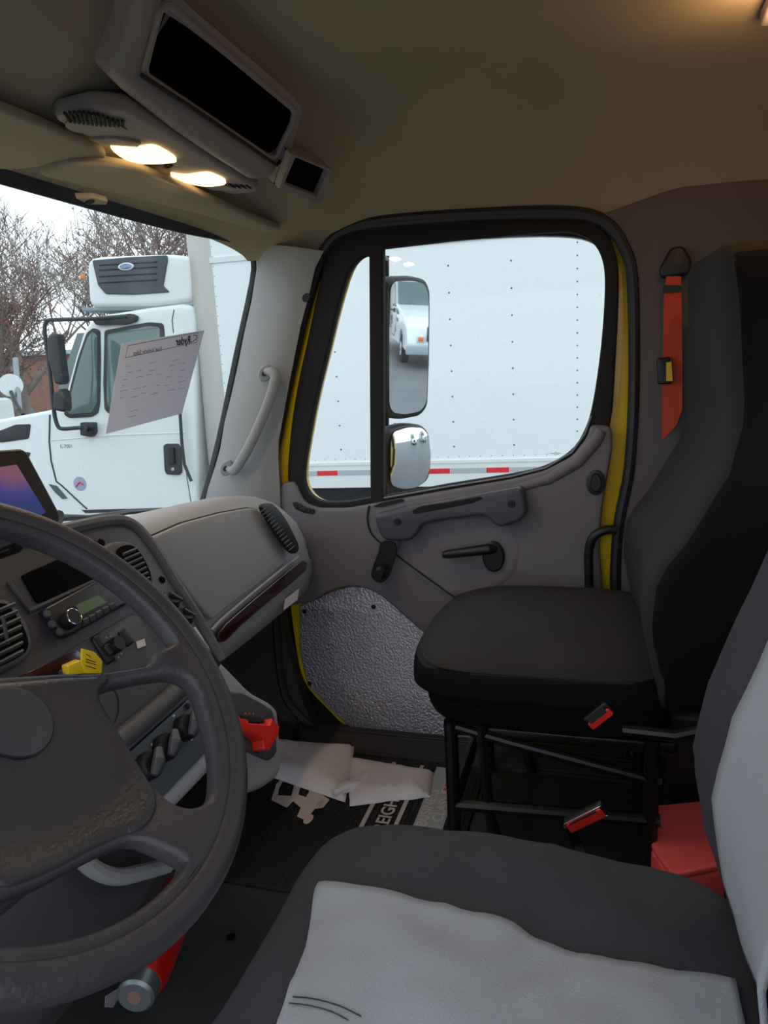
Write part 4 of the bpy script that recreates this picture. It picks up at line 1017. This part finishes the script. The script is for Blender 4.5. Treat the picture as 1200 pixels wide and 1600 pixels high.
# ------------------------------------------------------------------ floor things
fm = thing('floor_mat', FL.p3(600, 1300), 'black ribbed rubber floor mat with white truck picture and lettering', 'floor mat')
mo = [(0.30, 0.36), (0.83, 0.36), (0.83, 0.93), (0.72, 1.02), (0.30, 1.02)]
mo = [(0.20, 0.34), (0.82, 0.34), (0.82, 0.93), (0.72, 1.0), (0.20, 1.0)]
plate('mat_base', FL, fillet(mo, 0.03, 4), 0.008, 'floormat', fm, z=0.0005, bevel=0.002)
k = MB()
for i in range(46):
    y = 0.36+0.63*i/45; k.box((0.50, y, 1.129), (0.58 if y < 0.92 else 0.46, 0.005, 0.003))
k.build('mat_ribs', 'floormat', fm)
k = MB()
FM = FL.shift(0.0105)
bandA = FM.pxs([(545, 1298), (562, 1262), (680, 1190), (665, 1240), (600, 1290)])
def band(name, y0, y1, x0, x1, m_):
    k = MB(); k.box(((x0+x1)/2, (y0+y1)/2, 1.1312), (x1-x0, y1-y0, 0.001)); return k.build(name, m_, fm)
xa, ya = FM.px(545, 1298); xb, yb = FM.px(600, 1262)
band('letter_stripe', 0.615, 0.627, 0.36, 0.80, 'labelwhite'); band('letter_stripe', 0.525, 0.537, 0.36, 0.80, 'labelwhite')
lettering('mat_lettering', 'FREIGHTLINER', FM, 0.435, 0.552, 0.053, 'labelwhite', fm, z=0.001, bold=0.001)
band('letter_panel', 0.405, 0.485, 0.36, 0.80, 'tapegrey')
lettering('mat_lettering', 'BUSINESS', FM, 0.50, 0.450, 0.042, 'labelwhite', fm, z=0.0022, bold=0.0008)
lettering('mat_lettering', 'CLASS', FM, 0.53, 0.412, 0.042, 'labelwhite', fm, z=0.0022, bold=0.0008)
band('emblem_panel', 0.405, 0.445, 0.665, 0.735, 'labelwhite').location.z += 0.0006
lettering('mat_emblem', 'M2', FM, 0.670, 0.412, 0.040, 'taperred', fm, z=0.0035, bold=0.0012, shear=0.3)
# truck picture on the mat: cab outline, windows, wheels
FN = FL.shift(0.013)
pc = thing_pic = None
body = FN.pxs([(424, 1250), (432, 1225), (440, 1216), (470, 1222), (500, 1240), (515, 1250), (505, 1262), (492, 1264), (478, 1282), (464, 1276), (470, 1262), (458, 1252), (448, 1262)])
plate('truck_picture', FN, body, 0.001, 'labelwhite', fm, holes=[FN.pxs([(436, 1232), (442, 1221), (460, 1226), (455, 1244), (434, 1243)]), FN.pxs([(470, 1228), (484, 1236), (478, 1246), (466, 1242)])])
for x, y in ((502, 1256), (482, 1280)):
    a, q = FN.px(x, y); k = MB(); k.disc(FN, a, q, 0.022, 0.001, 18, ry=0.012); k.build('picture_wheel', 'labelwhite', fm)

def crumple(name, px_, lab, h0, seed, seg=10, twist=0):
    """folded paper towel: a soft folded slab following its outline on the floor"""
    pts = [FL.p3(x, y, 0.012) for x, y in px_]   # quad a b c d
    a, b_, c, d = pts; rows = []; n = 22
    for i in range(n+1):
        u = i/n; row = []
        for j in range(n+1):
            v = j/n; p = (a*(1-u)+b_*u)*(1-v)+(d*(1-u)+c*u)*v
            e = min(u, 1-u, v, 1-v); rise = h0*min(1, e*5)**0.6
            wr = 0.010*noise.noise(V((p.x*9+seed, p.y*7, seed)))+0.006*abs(noise.noise(V((p.x*20, p.y*30, seed+4))))
            row.append(V((p.x+0.006*noise.noise(V((seed, v*7, u*3))), p.y+0.006*noise.noise(V((u*7, seed, v)))+0.0, 1.134+rise+max(wr, -rise*0.5)*min(1, e*8))))
        rows.append(row)
    k = MB(); k.loft(rows, closed=False, cap=False)
    low = [[V((p.x, p.y, 1.1325)) for p in r] for r in rows]
    k.loft(low, closed=False, cap=False)
    m0 = (n+1)*(n+1)
    for i in range(n):
        for e0, e1 in (((i*(n+1)), ((i+1)*(n+1))), ((i*(n+1)+n), ((i+1)*(n+1)+n)), (i, i+1), (n*(n+1)+i, n*(n+1)+i+1)):
            k.f.append((e0, e1, e1+m0, e0+m0))
    o = k.build(name, 'towel', sharp=70); props(o, lab, 'paper towel', 'paper towels on the floor mat'); return o
crumple('paper_towel', [(405, 1160), (553, 1166), (540, 1254), (400, 1205)], 'crumpled white paper towel nearest the cup holder, left of the pair', 0.03, 1.3)
crumple('paper_towel', [(548, 1186), (678, 1208), (672, 1246), (546, 1260)], 'folded white paper towel on the lettering of the mat, right of the pair', 0.022, 5.1)
k = MB(); a = FL.p3(536, 1232, 0.03); k.tube(spline([a+V((-0.03, 0.02, 0.0)), a, a+V((0.035, -0.03, -0.004)), a+V((0.045, -0.045, -0.006))], 4, False), [0.012, 0.014, 0.014, 0.014, 0.015, 0.016, 0.016, 0.014, 0.012, 0.012, 0.010, 0.008, 0.004], 8)
props(k.build('rolled_scrap', 'towel'), 'small rolled scrap of paper where the two paper towels meet', 'paper scrap')

# fire extinguisher lying on the floor under the wheel
fe = thing('fire_extinguisher', FL.p3(230, 1540), 'small red fire extinguisher with a metal end lying on the cab floor below the wheel', 'fire extinguisher')
A = FL.p3(212, 1556, 0.10); B = FL.p3(292, 1375, 0.10)
dr = (B-A).normalized(); L = min((B-A).length, 0.40)
k = MB(); k.tube([A+dr*0.03, A+dr*0.05, A+dr*(L-0.04), A+dr*L], [0.040, 0.046, 0.046, 0.03], 24); k.build('cylinder', 'extred', fe)
k = MB(); k.tube([A-dr*0.005, A, A+dr*0.03], [0.030, 0.036, 0.038], 24); k.build('metal_base', 'steel', fe)
k = MB(); k.tube([A-dr*0.008, A-dr*0.004], [0.012, 0.016], 16); k.build('base_dimple', 'brick', fe)
k = MB(); p = FL.p3(178, 1565, 0.03); f_ = Frame(p, (1, 0.3, 0), (0, 0.6, 0.8)); 
o = plate('torn_paper', f_, f_.pxs([(162, 1558), (196, 1543), (190, 1556), (176, 1573), (160, 1573)]), 0.001, 'paper'); props(o, 'torn scrap of white paper on the floor beside the fire extinguisher', 'paper scrap')
k = MB(); a, q = FL.px(361, 1465); k.disc(FL, a, q, 0.010, 0.004, 16); props(k.build('floor_plug', 'void'), 'round black plug in the rubber floor left of the driver seat', 'plug')
# brake pedal area
k = MB(); k.rbox((-0.42, 1.12, 1.30), (0.09, 0.02, 0.10), 0.006, Matrix.Rotation(-0.6, 3, 'X')); pdl = k.build('brake_pedal', 'rubber'); props(pdl, 'black rubber brake pedal deep under the dash', 'pedal')
k = MB(); k.tube([(-0.42-pdl.location.x+pdl.location.x, 1.13, 1.32), (-0.42, 1.22, 1.55)], 0.010, 8); k.build('pedal_arm', 'frameblack', pdl)

# ------------------------------------------------------------------ outside: ground, trucks, trees
k = MB(); k.box((20, 5, -0.05), (160, 160, 0.1)); props(k.build('ground', 'asphalt'), kind='structure')
dlt = math.radians(4)
T = Frame((6.2, 1.5, 0), (math.sin(dlt), -math.cos(dlt), 0), (0, 0, 1))
bt = thing('box_truck', T.at(0, 0, -1.2), 'white refrigerated box truck parked alongside, its box filling the passenger window', 'truck')
x_front = T.px(345, 560)[0]; x_rear = T.px(905, 560)[0]+3.2
zt = 3.48; zb_ = 1.33
def prism_box(fr, a0, a1, b0, b1, z0, z1):
    k = MB(); k.loft([[fr.at(a0, b0, z0), fr.at(a1, b0, z0), fr.at(a1, b1, z0), fr.at(a0, b1, z0)], [fr.at(a0, b0, z1), fr.at(a1, b0, z1), fr.at(a1, b1, z1), fr.at(a0, b1, z1)]]); return k
prism_box(T, x_front, x_rear, zb_, zt, -2.44, 0).build('box_body', 'boxwhite', bt)
# rounded front corner
k = MB(); R_ = 0.42; secs = []
for zz in (1.22, zt+0.36):
    secs.append([T.at(x_front-R_*math.sin(PI/2*i/10), zz, -R_+R_*math.cos(PI/2*i/10)) for i in range(11)]+[T.at(x_front, zz, -R_)])
k.loft(secs); k.build('corner_cap', 'boxcorner', bt, 40)
prism_box(T, x_front-R_, x_front, 1.22, zt+0.36, -2.0, -R_).build('front_wall', 'boxcorner', bt)
prism_box(T, x_front-0.02, x_rear, zt-0.015, zt+0.04, -2.44, 0.012).build('top_rail', 'rail', bt)
prism_box(T, x_front-0.02, x_rear, zb_-0.02, zb_+0.012, -2.4, 0.014).build('seam_rail', 'rail', bt)
prism_box(T, x_front-0.02, x_rear, 1.07, zb_-0.02, -2.4, 0.006).build('bottom_rail', 'rail', bt)
k = MB(); k2 = MB(); i = 0; x = x_front+0.05
red0 = T.px(495, 740)[0]
seg_ = (T.px(580, 738)[0]-red0)/2*0.5
P_ = T.px(580, 738)[0]-red0
k = MB(); k2 = MB(); x = red0 - 4*P_
while x < x_rear-0.3:
    if x > x_front:
        k = MB(); k2 = MB(); k.box(T.at(x+0.10*P_*2.0, 1.20+0.03, 0.008), (0.004, P_*0.38, 0.052), Matrix.Rotation(dlt, 3, 'Z')); k2.box(T.at(x+P_*0.70, 1.23, 0.008), (0.003, P_*0.60, 0.052), Matrix.Rotation(dlt, 3, 'Z'))
        k.build('red_tape', 'taperred', bt); k2.build('grey_tape', 'tapegrey', bt)
    x += P_
prism_box(T, x_front, T.px(432, 500)[0], zt-0.01, zt+0.36, -2.44, 0.0).build('nose_fairing', 'boxwhite', bt)
# rivet columns
k = MB()
cols = [T.px(x, 560)[0] for x in (524, 612, 705, 801, 902)]
def riv(a, q, r=0.012): k.add([T.at(a+r, q, 0), T.at(a, q+r, 0), T.at(a-r, q, 0), T.at(a, q-r, 0), T.at(a, q, 0.006)], [(0, 1, 4), (1, 2, 4), (2, 3, 4), (3, 0, 4)])
for ci, a in enumerate(cols):
    n = 9 if ci < 4 else 22
    step = (zt-0.1-(zb_+0.1))/(9.0 if ci < 4 else 26)
    q = zb_+0.15
    while q < zt-0.05: riv(a, q, 0.012 if ci < 4 else 0.010); q += (0.275*0.92 if ci < 4 else 0.118)
q = zb_+0.1
while q < zt+0.34: riv(x_front+0.012, q, 0.006); q += 0.1
a = x_front+0.1
while a < x_rear: riv(a, zb_+0.045, 0.006); a += 0.11
a = x_front+0.3; 
while a < x_rear:
    riv(a, 1.165, 0.011); riv(a, 1.115, 0.011); a += P_
k.build('rivets', 'rivet', bt)
a, q = T.px(860, 711); lettering('small_decal', '~o~\n===', T, a, q, 0.06, 'inklight', bt, z=0.001)
# chassis and wheels
prism_box(T, x_front+0.1, x_rear-0.1, 0.75, 1.05, -1.7, -0.7).build('chassis', 'truckblack', bt)
def wheel(a, par, off=-0.32, r=0.50):
    k = MB(); k.tube([T.at(a, r, off), T.at(a, r, off+0.02), T.at(a, r, off+0.26), T.at(a, r, off+0.28)], [r*0.92, r, r, r*0.92], 32); wv = k.build('wheel', 'tyre', par)
    k = MB(); k.tube([T.at(a, r, off+0.24), T.at(a, r, off+0.285)], [r*0.55, r*0.5], 24); k.build('wheel_rim', 'rail', wv)
    k = MB(); k.tube([T.at(a, r, off+0.28), T.at(a, r, off+0.32)], [r*0.2, r*0.16], 16); k.build('wheel_hub', 'steel', wv)
wheel(x_rear-1.6, bt); wheel(x_rear-1.6, bt, -2.3)
# cab
K = T.shift(-0.06)
cabo = [(-330, 800), (-300, 742), (-200, 700), (-90, 670), (0, 655), (70, 642), (92, 636), (112, 560), (126, 515), (136, 502), (160, 491), (230, 480), (280, 474), (298, 478), (303, 500), (306, 800)]
cabl = K.pxs(cabo) + [(-2.72, 0.62), (-5.98, 0.62), (-6.05, 0.92), (-6.30, 1.12), (-6.65, 1.19), (-7.0, 1.12), (-7.25, 0.92), (-7.32, 0.58), (-8.74, 0.50)]
plate('cab_body', K, fillet(cabl, 0.05, 4), 2.2, 'truckwhite', bt, z=-2.25, bevel=0.05, seg=4)
K2 = K
def kp_(nm_, pts, mt_, t=0.008, z=-0.0505, r=0.02, par=bt, hol=()):
    return plate(nm_, K, fillet(K.pxs(pts), r, 4) if r else K.pxs(pts), t, mt_, par, holes=hol, z=z+0.0005, bevel=min(0.003, t*0.4))
dw = kp_('door_window', [(160, 516), (230, 503), (252, 505), (254, 520), (252, 600), (250, 648), (168, 648), (160, 640), (158, 600)], 'truckblack', 0.012, r=0.03)
kp_('window_pane', [(165, 522), (230, 509), (247, 511), (249, 600), (245, 642), (171, 642), (164, 630)], 'truckglass', 0.006, z=-0.040, par=dw, r=0.03)
qw = kp_('quarter_window', [(132, 520), (142, 512), (153, 516), (154, 560), (153, 630), (150, 646), (140, 652), (105, 654), (96, 648), (98, 638), (118, 560)], 'truckblack', 0.012, r=0.03)
kp_('window_pane', [(134, 526), (142, 518), (149, 524), (149, 630), (140, 645), (106, 648), (101, 642), (122, 562)], 'truckglass', 0.006, z=-0.040, par=qw, r=0.02)
# windshield glass on the slope of the cab front
k = MB(); a1, b1 = K.px(62, 636); a2, b2 = K.px(122, 515)
a1, b1 = K.px(80, 640)
k.loft([[K.at(a1-0.08, b1+0.01, z), K.at(a2-0.10, b2-0.03, z), K.at(a2+0.02, b2-0.03, z), K.at(a1+0.05, b1+0.0, z)] for z in (-0.12, -2.1)]); k.build('windshield', 'truckglass', bt)
# seams, hood vent, mirror bracket, mirrors, handle, rail
def line(nm_, pts, r, mt_='truckblack', z=0.0, par=bt):
    k = MB(); k.tube([K.p3(x, y, z) for x, y in pts], r, 8); return k.build(nm_, mt_, par)
line('door_seam', [(78, 648), (77, 690), (80, 720), (88, 752), (98, 760), (130, 790), (136, 795)], 0.010, z=-0.048)
line('door_seam', [(281, 650), (286, 700), (292, 745), (300, 795)], 0.004, z=-0.048)
line('body_crease', [(80, 688), (180, 680), (290, 676)], 0.006, 'truckwhite', z=-0.048)
line('roof_seam', [(272, 484), (269, 500), (271, 520)], 0.005, z=-0.048)
kp_('hood_vent', [(0, 672), (20, 664), (44, 663), (41, 686), (0, 692), (-40, 690), (-40, 682)], 'truckblack', 0.01, r=0.03)
kp_('fender_vent', [(-10, 712), (30, 706), (44, 708), (38, 722), (-10, 728)], 'truckblack', 0.01, r=0.02)
kp_('step_vent', [(72, 757), (85, 760), (98, 775), (102, 780), (94, 781), (82, 770)], 'reefergrey', 0.01, r=0.01)
kp_('marker_light', [(143, 499), (160, 494), (205, 490), (214, 494), (212, 502), (195, 507), (150, 508)], 'truckblack', 0.05, r=0.02)
mb = line('mirror_bracket', spline([(200, 494), (150, 498), (80, 500), (72, 504), (70, 520), (78, 580), (84, 640), (90, 665), (98, 670), (115, 669), (128, 668)], 3, False), 0.022, z=0.38)
def mir(pts, nm_, zc):
    f_ = T.shift(0.34); return plate(nm_, f_, fillet(f_.pxs(pts), 0.03, 4), 0.16, 'truckblack', bt, z=-0.05, bevel=0.03, seg=3)
mir([(82, 528), (90, 521), (97, 522), (106, 595), (103, 601), (94, 599), (84, 560)], 'mirror_head', 0)
mir([(92, 612), (103, 606), (109, 618), (110, 640), (107, 643), (92, 640)], 'mirror_head', 0)
k = MB(); k.tube([K.p3(128, 669, 0.36), K.p3(136, 670, -0.05)], 0.03, 10); k.build('bracket_foot', 'truckblack', bt)
kp_('bracket_mount', [(126, 660), (148, 660), (149, 676), (144, 683), (126, 680)], 'truckblack', 0.06, r=0.02)
hd = kp_('door_handle', [(253, 697), (257, 694), (276, 694), (280, 700), (282, 738), (278, 743), (258, 742), (255, 736)], 'truckblack', 0.02, r=0.015)
kp_('handle_pull', [(262, 700), (271, 699), (272, 725), (263, 727)], 'black', 0.03, r=0.01, par=hd, z=-0.038)
k = MB(); a, q = K.px(268, 734); k.disc(K, a, q, 0.02, 0.006, 14, z=-0.030); k.build('lock_cylinder', 'chrome', hd)
line('grab_rail', [(281, 640), (284, 690), (288, 725), (294, 740), (299, 752)], 0.018, z=0.03)
k = MB(); a, q = K.px(121, 757); k.disc(K, a, q, 0.085, 0.003, 28, z=-0.049); o = k.build('round_decal', 'decal', bt)
k = MB(); k.tube([K.at(a-0.05, q-0.03, -0.044), K.at(a, q+0.02, -0.044), K.at(a+0.05, q-0.01, -0.044)], 0.008, 6); k.build('decal_print', 'taperred', o)
a, q = K.px(90, 701); lettering('cab_number', 'E-7001', K, a, q, 0.06, 'inklight', bt, z=-0.048)
kp_('rocker_sill', [(124, 798), (306, 793), (306, 797), (130, 803)], 'truckblack', 0.01, r=0)
wheel(-6.65, bt, -0.40); wheel(-6.65, bt, -2.2)
prism_box(T, -8.2, -2.8, 0.55, 0.85, -1.6, -0.7).build('front_frame', 'truckblack', bt)
for zz in (-0.5, -1.85):
    k = MB(); k.rbox(K.at(-8.74, 0.98, zz), (0.30, 0.12, 0.24), 0.05, Matrix.Rotation(dlt, 3, 'Z')); hl = k.build('headlight', 'rail', bt)
    k = MB(); k.rbox(K.at(-8.80, 0.98, zz), (0.18, 0.06, 0.14), 0.02, Matrix.Rotation(dlt, 3, 'Z')); k.build('indicator', 'amber', hl)
k = MB(); k.rbox(K.at(-8.82, 0.62, -1.15), (2.3, 0.28, 0.34), 0.06, Matrix.Rotation(dlt, 3, 'Z')); k.build('bumper', 'tapegrey', bt)
k = MB(); k.rbox(K.at(-8.74, 1.15, -1.15), (0.9, 0.12, 0.5), 0.05, Matrix.Rotation(dlt, 3, 'Z')); k.build('grille', 'truckblack', bt)
# refrigeration unit on the box front above the cab
Q = T.shift(-0.10)
ru = plate('refrigeration_unit', Q, fillet(Q.pxs([(131, 420), (134, 405), (150, 400), (200, 398), (262, 396), (296, 400), (298, 440), (298, 470), (240, 478), (140, 480), (134, 470)]), 0.06, 5), 1.9, 'truckwhite', bt, z=-1.95, bevel=0.05, seg=4)
gp = plate('unit_grille', Q, fillet(Q.pxs([(141, 406), (200, 401), (258, 398), (259, 406), (252, 446), (262, 456), (205, 460), (162, 459), (150, 445)]), 0.02, 3), 0.03, 'reefergrey', ru, z=-0.06, bevel=0.008)
k = MB()
for y in (412, 420, 430, 440): k.tube([Q.p3(155, y+2, -0.028), Q.p3(245, y-3, -0.028)], 0.008, 6)
k.build('grille_ribs', 'truckblack', gp)
k = MB(); a, q = Q.px(195, 416); k.disc(Q, a, q, 0.095, 0.012, 30, ry=0.040, z=-0.03); lg = k.build('unit_logo', 'rail', ru)
k = MB(); k.disc(Q, a, q, 0.070, 0.006, 30, ry=0.028, z=-0.018); k.build('logo_oval', 'logoblue', lg)
lettering('logo_lettering', 'Carrier', Q, a-0.055, q-0.012, 0.042, 'labelwhite', lg, z=-0.011, shear=0.3)
plate('unit_shelf', Q, Q.pxs([(118, 480), (255, 474), (264, 478), (210, 484), (120, 486)]), 1.6, 'steel', ru, z=-1.7, bevel=0.005)
plate('unit_lower', Q, fillet(Q.pxs([(160, 466), (230, 462), (296, 460), (296, 476), (170, 480)]), 0.02, 3), 0.9, 'tapegrey', ru, z=-1.0, bevel=0.01)
k = MB(); k.rbox(Q.p3(129, 433, -0.1), (0.05, 0.04, 0.05), 0.01); k.build('amber_lamp', 'amber', ru)

# second truck behind on the same row, seen in the mirrors
t2k = copy_tree(bt); t2k['label'] = 'white box truck standing further back, reflected in the tall side mirror'
t2k['category'] = 'truck'; rz = math.radians(2); nose = T.at(-8.7, 0, -0.06)-T.at(0, 0, -1.2)
t2k.location = V((6.35, -21.8, 0))-(Matrix.Rotation(rz, 3, 'Z') @ nose); t2k.rotation_euler = (0, 0, rz)
t3k = copy_tree(bt); t3k['label'] = 'white box truck at the rear of the lot, reflected in the small convex mirror'
t3k.location = V((16.5, -30.0, 0)); t3k.rotation_euler = (0, 0, math.radians(4))

# far left vehicles seen through the windshield
def far(px_, py_, dist): 
    d = FW + RT*((px_-600)/FPX) - UP*((py_-800)/FPX); return EYE + d*dist
def parked_car(name, loc, rz, m_, lab, cat, L=4.4, H=1.45, Wd=1.8):
    t = thing(name, loc, lab, cat)
    R_ = Matrix.Rotation(rz, 3, 'Z'); loc = V(loc)
    def g_(a, b_, z): return loc + R_ @ V((a, b_, z))
    prof = [(-L/2, 0.35), (-L/2, 0.85), (-L*0.42, 0.98), (-L*0.2, 1.0), (-L*0.08, H-0.04), (L*0.1, H), (L*0.33, H-0.06), (L*0.46, 1.0), (L/2, 0.9), (L/2, 0.35)]
    k = MB(); k.loft([[g_(a, s_*Wd/2*(0.86 if z > 1.02 else 1), z) for a, z in prof] for s_ in (-1, 1)]); k.build('body', m_, t, 30)
    for s_ in (-1, 1):
        k = MB(); k.loft([[g_(a, s_*(Wd/2*0.93+o_), z) for a, z in ((-L*0.17, 1.03), (-L*0.07, H-0.1), (L*0.3, H-0.12), (L*0.4, 1.03))] for o_ in (0, 0.06*1)]); k.build('side_window', 'truckglass', t)
        for a in (-L*0.3, L*0.3):
            k = MB(); k.tube([g_(a, s_*(Wd/2-0.2), 0.33), g_(a, s_*(Wd/2+0.01), 0.33)], 0.33, 20); k.build('wheel', 'tyre', t)
    return t
g1 = V((12.6, 12.2, 0))
parked_car('parked_car', (23.0, 23.0, 0), math.radians(200), 'greycar', 'grey car parked far behind, past the hood of the white truck', 'car')
parked_car('parked_car', (28.5, 23.0, 0), math.radians(190), 'greycar', 'grey car farthest back in front of the brown building', 'car')
# white truck nose at far left edge
wtk = thing('parked_truck', (9.6, 10.8, 0), 'white truck at the left edge beyond the near truck hood, with a round mirror', 'truck')
k = MB(); k.rbox((9.2, 11.3, 1.35), (1.4, 2.0, 1.5), 0.12); k.build('hood', 'truckwhite', wtk)
k = MB(); k.rbox((8.9, 13.2, 1.9), (2.2, 2.0, 2.4), 0.12); k.build('cab', 'truckwhite', wtk)
mp = far(17, 602, 13.0); k = MB(); k.tube([mp, mp+V((0.12, 0.1, 0))], [0.2, 0.15], 20); k.build('round_mirror', 'rail', wtk)
k = MB(); k.tube([far(17, 612, 13.0), far(25, 630, 12.8), far(36, 648, 12.6)], 0.03, 8); k.build('mirror_bracket', 'truckblack', wtk)
k = MB(); k.tube([far(24, 560, 13.2), far(30, 640, 13.0)], 0.05, 8); k.build('stack_pipe', 'steel', wtk)
# building
bd = thing('brick_building', (34, 33, 0), 'low brown brick building behind the bare trees', 'building')
k = MB(); k.box((34, 36, 1.9), (40, 8, 3.8), Matrix.Rotation(-0.8, 3, 'Z')); k.build('walls', 'brick', bd)
k = MB(); k.box((34, 36, 3.9), (41, 8.6, 0.25), Matrix.Rotation(-0.8, 3, 'Z')); k.build('roof_edge', 'tapegrey', bd)
k = MB(); 
fn = MB()
p0, p1 = V((14, 24, 0)), V((24, 14, 0))
for i in range(9):
    p = p0.lerp(p1, i/8); fn.tube([p, p+V((0, 0, 1.3))], 0.04, 6)
for z in (0.6, 1.2): fn.tube([p0+V((0, 0, z)), p1+V((0, 0, z))], 0.05, 6)
props(fn.build('metal_fence', 'steel'), 'low grey metal rail fence in front of the building', 'fence')

def tree(loc, h, seed, lab, leaves=6000):
    rnd = random.Random(seed); t = thing('bare_tree', loc, lab, 'tree', 'bare trees behind the trucks')
    k = MB(); tips = []
    def br(p, d, L, r, lev):
        n = 4 if lev < 3 else 3; path = [p]; q = p.copy(); dd = d.copy()
        for i in range(n):
            dd = (dd + V((rnd.uniform(-1, 1), rnd.uniform(-1, 1), rnd.uniform(-0.4, 0.6)))*0.12).normalized(); q = q + dd*(L/n); path.append(q.copy())
        r = max(r, 0.010); rs = [max(r*(1-0.5*i/n), 0.0075) for i in range(n+1)]
        k.tube(path, rs, 7 if lev < 2 else (4 if lev < 4 else 3), cap=False)
        if lev >= 4: tips.append(path[-1])
        if lev >= 6 or (lev == 5 and rnd.random() < 0.25): return
        m_ = 4 if lev in (0, 1, 2, 3) else 3
        for c in range(m_):
            i = rnd.randint(max(1, n-2) if lev == 0 else 1, n); s_ = path[i]
            side = V((rnd.uniform(-1, 1), rnd.uniform(-1, 1), rnd.uniform(-0.15, 0.75))).normalized()
            nd = (dd*0.75+side*0.85).normalized()
            br(s_, nd, L*rnd.uniform(0.55, 0.80), rs[i]*rnd.uniform(0.5, 0.68), lev+1)
    br(V(loc), V((0, 0, 1)), h*(0.19 if seed in (3, 21) else 0.26), h*0.024, 0)
    k.build('branches', 'bark', t, 80)
    lf = MB()
    for i in range(leaves):
        p = rnd.choice(tips)
        if p.z > 5.6 and rnd.random() < 0.95: continue
        p = p + V((rnd.uniform(-.3, .3), rnd.uniform(-.3, .3), rnd.uniform(-.3, .2)))
        a = V((rnd.uniform(-1, 1), rnd.uniform(-1, 1), rnd.uniform(-1, 1))).normalized()*0.024; b_ = V((rnd.uniform(-1, 1), rnd.uniform(-1, 1), rnd.uniform(-1, 1))).normalized()*0.024
        lf.add([p-a, p+b_, p+a, p-b_], [(0, 1, 2, 3)])
    o = lf.build('dry_leaves', 'leafbrown', t, 80); o['kind'] = 'stuff'
tree((13.5, 13.5, 0), 12.0, 3, 'large bare tree with dry brown leaves left of the refrigeration unit')
tree((15.0, 10.6, 0), 12.5, 8, 'bare tree rising directly behind the refrigeration unit')
tree((10.0, 14.5, 0), 12.0, 21, 'bare tree farthest left with drooping twigs')
tree((20.0, 19.5, 0), 14.0, 31, 'bare tree farthest back near the brown building', 1200)
tree((19.0, 14.0, 0), 14.0, 44, 'tall bare tree seen above the refrigeration unit next to the box corner', 600)
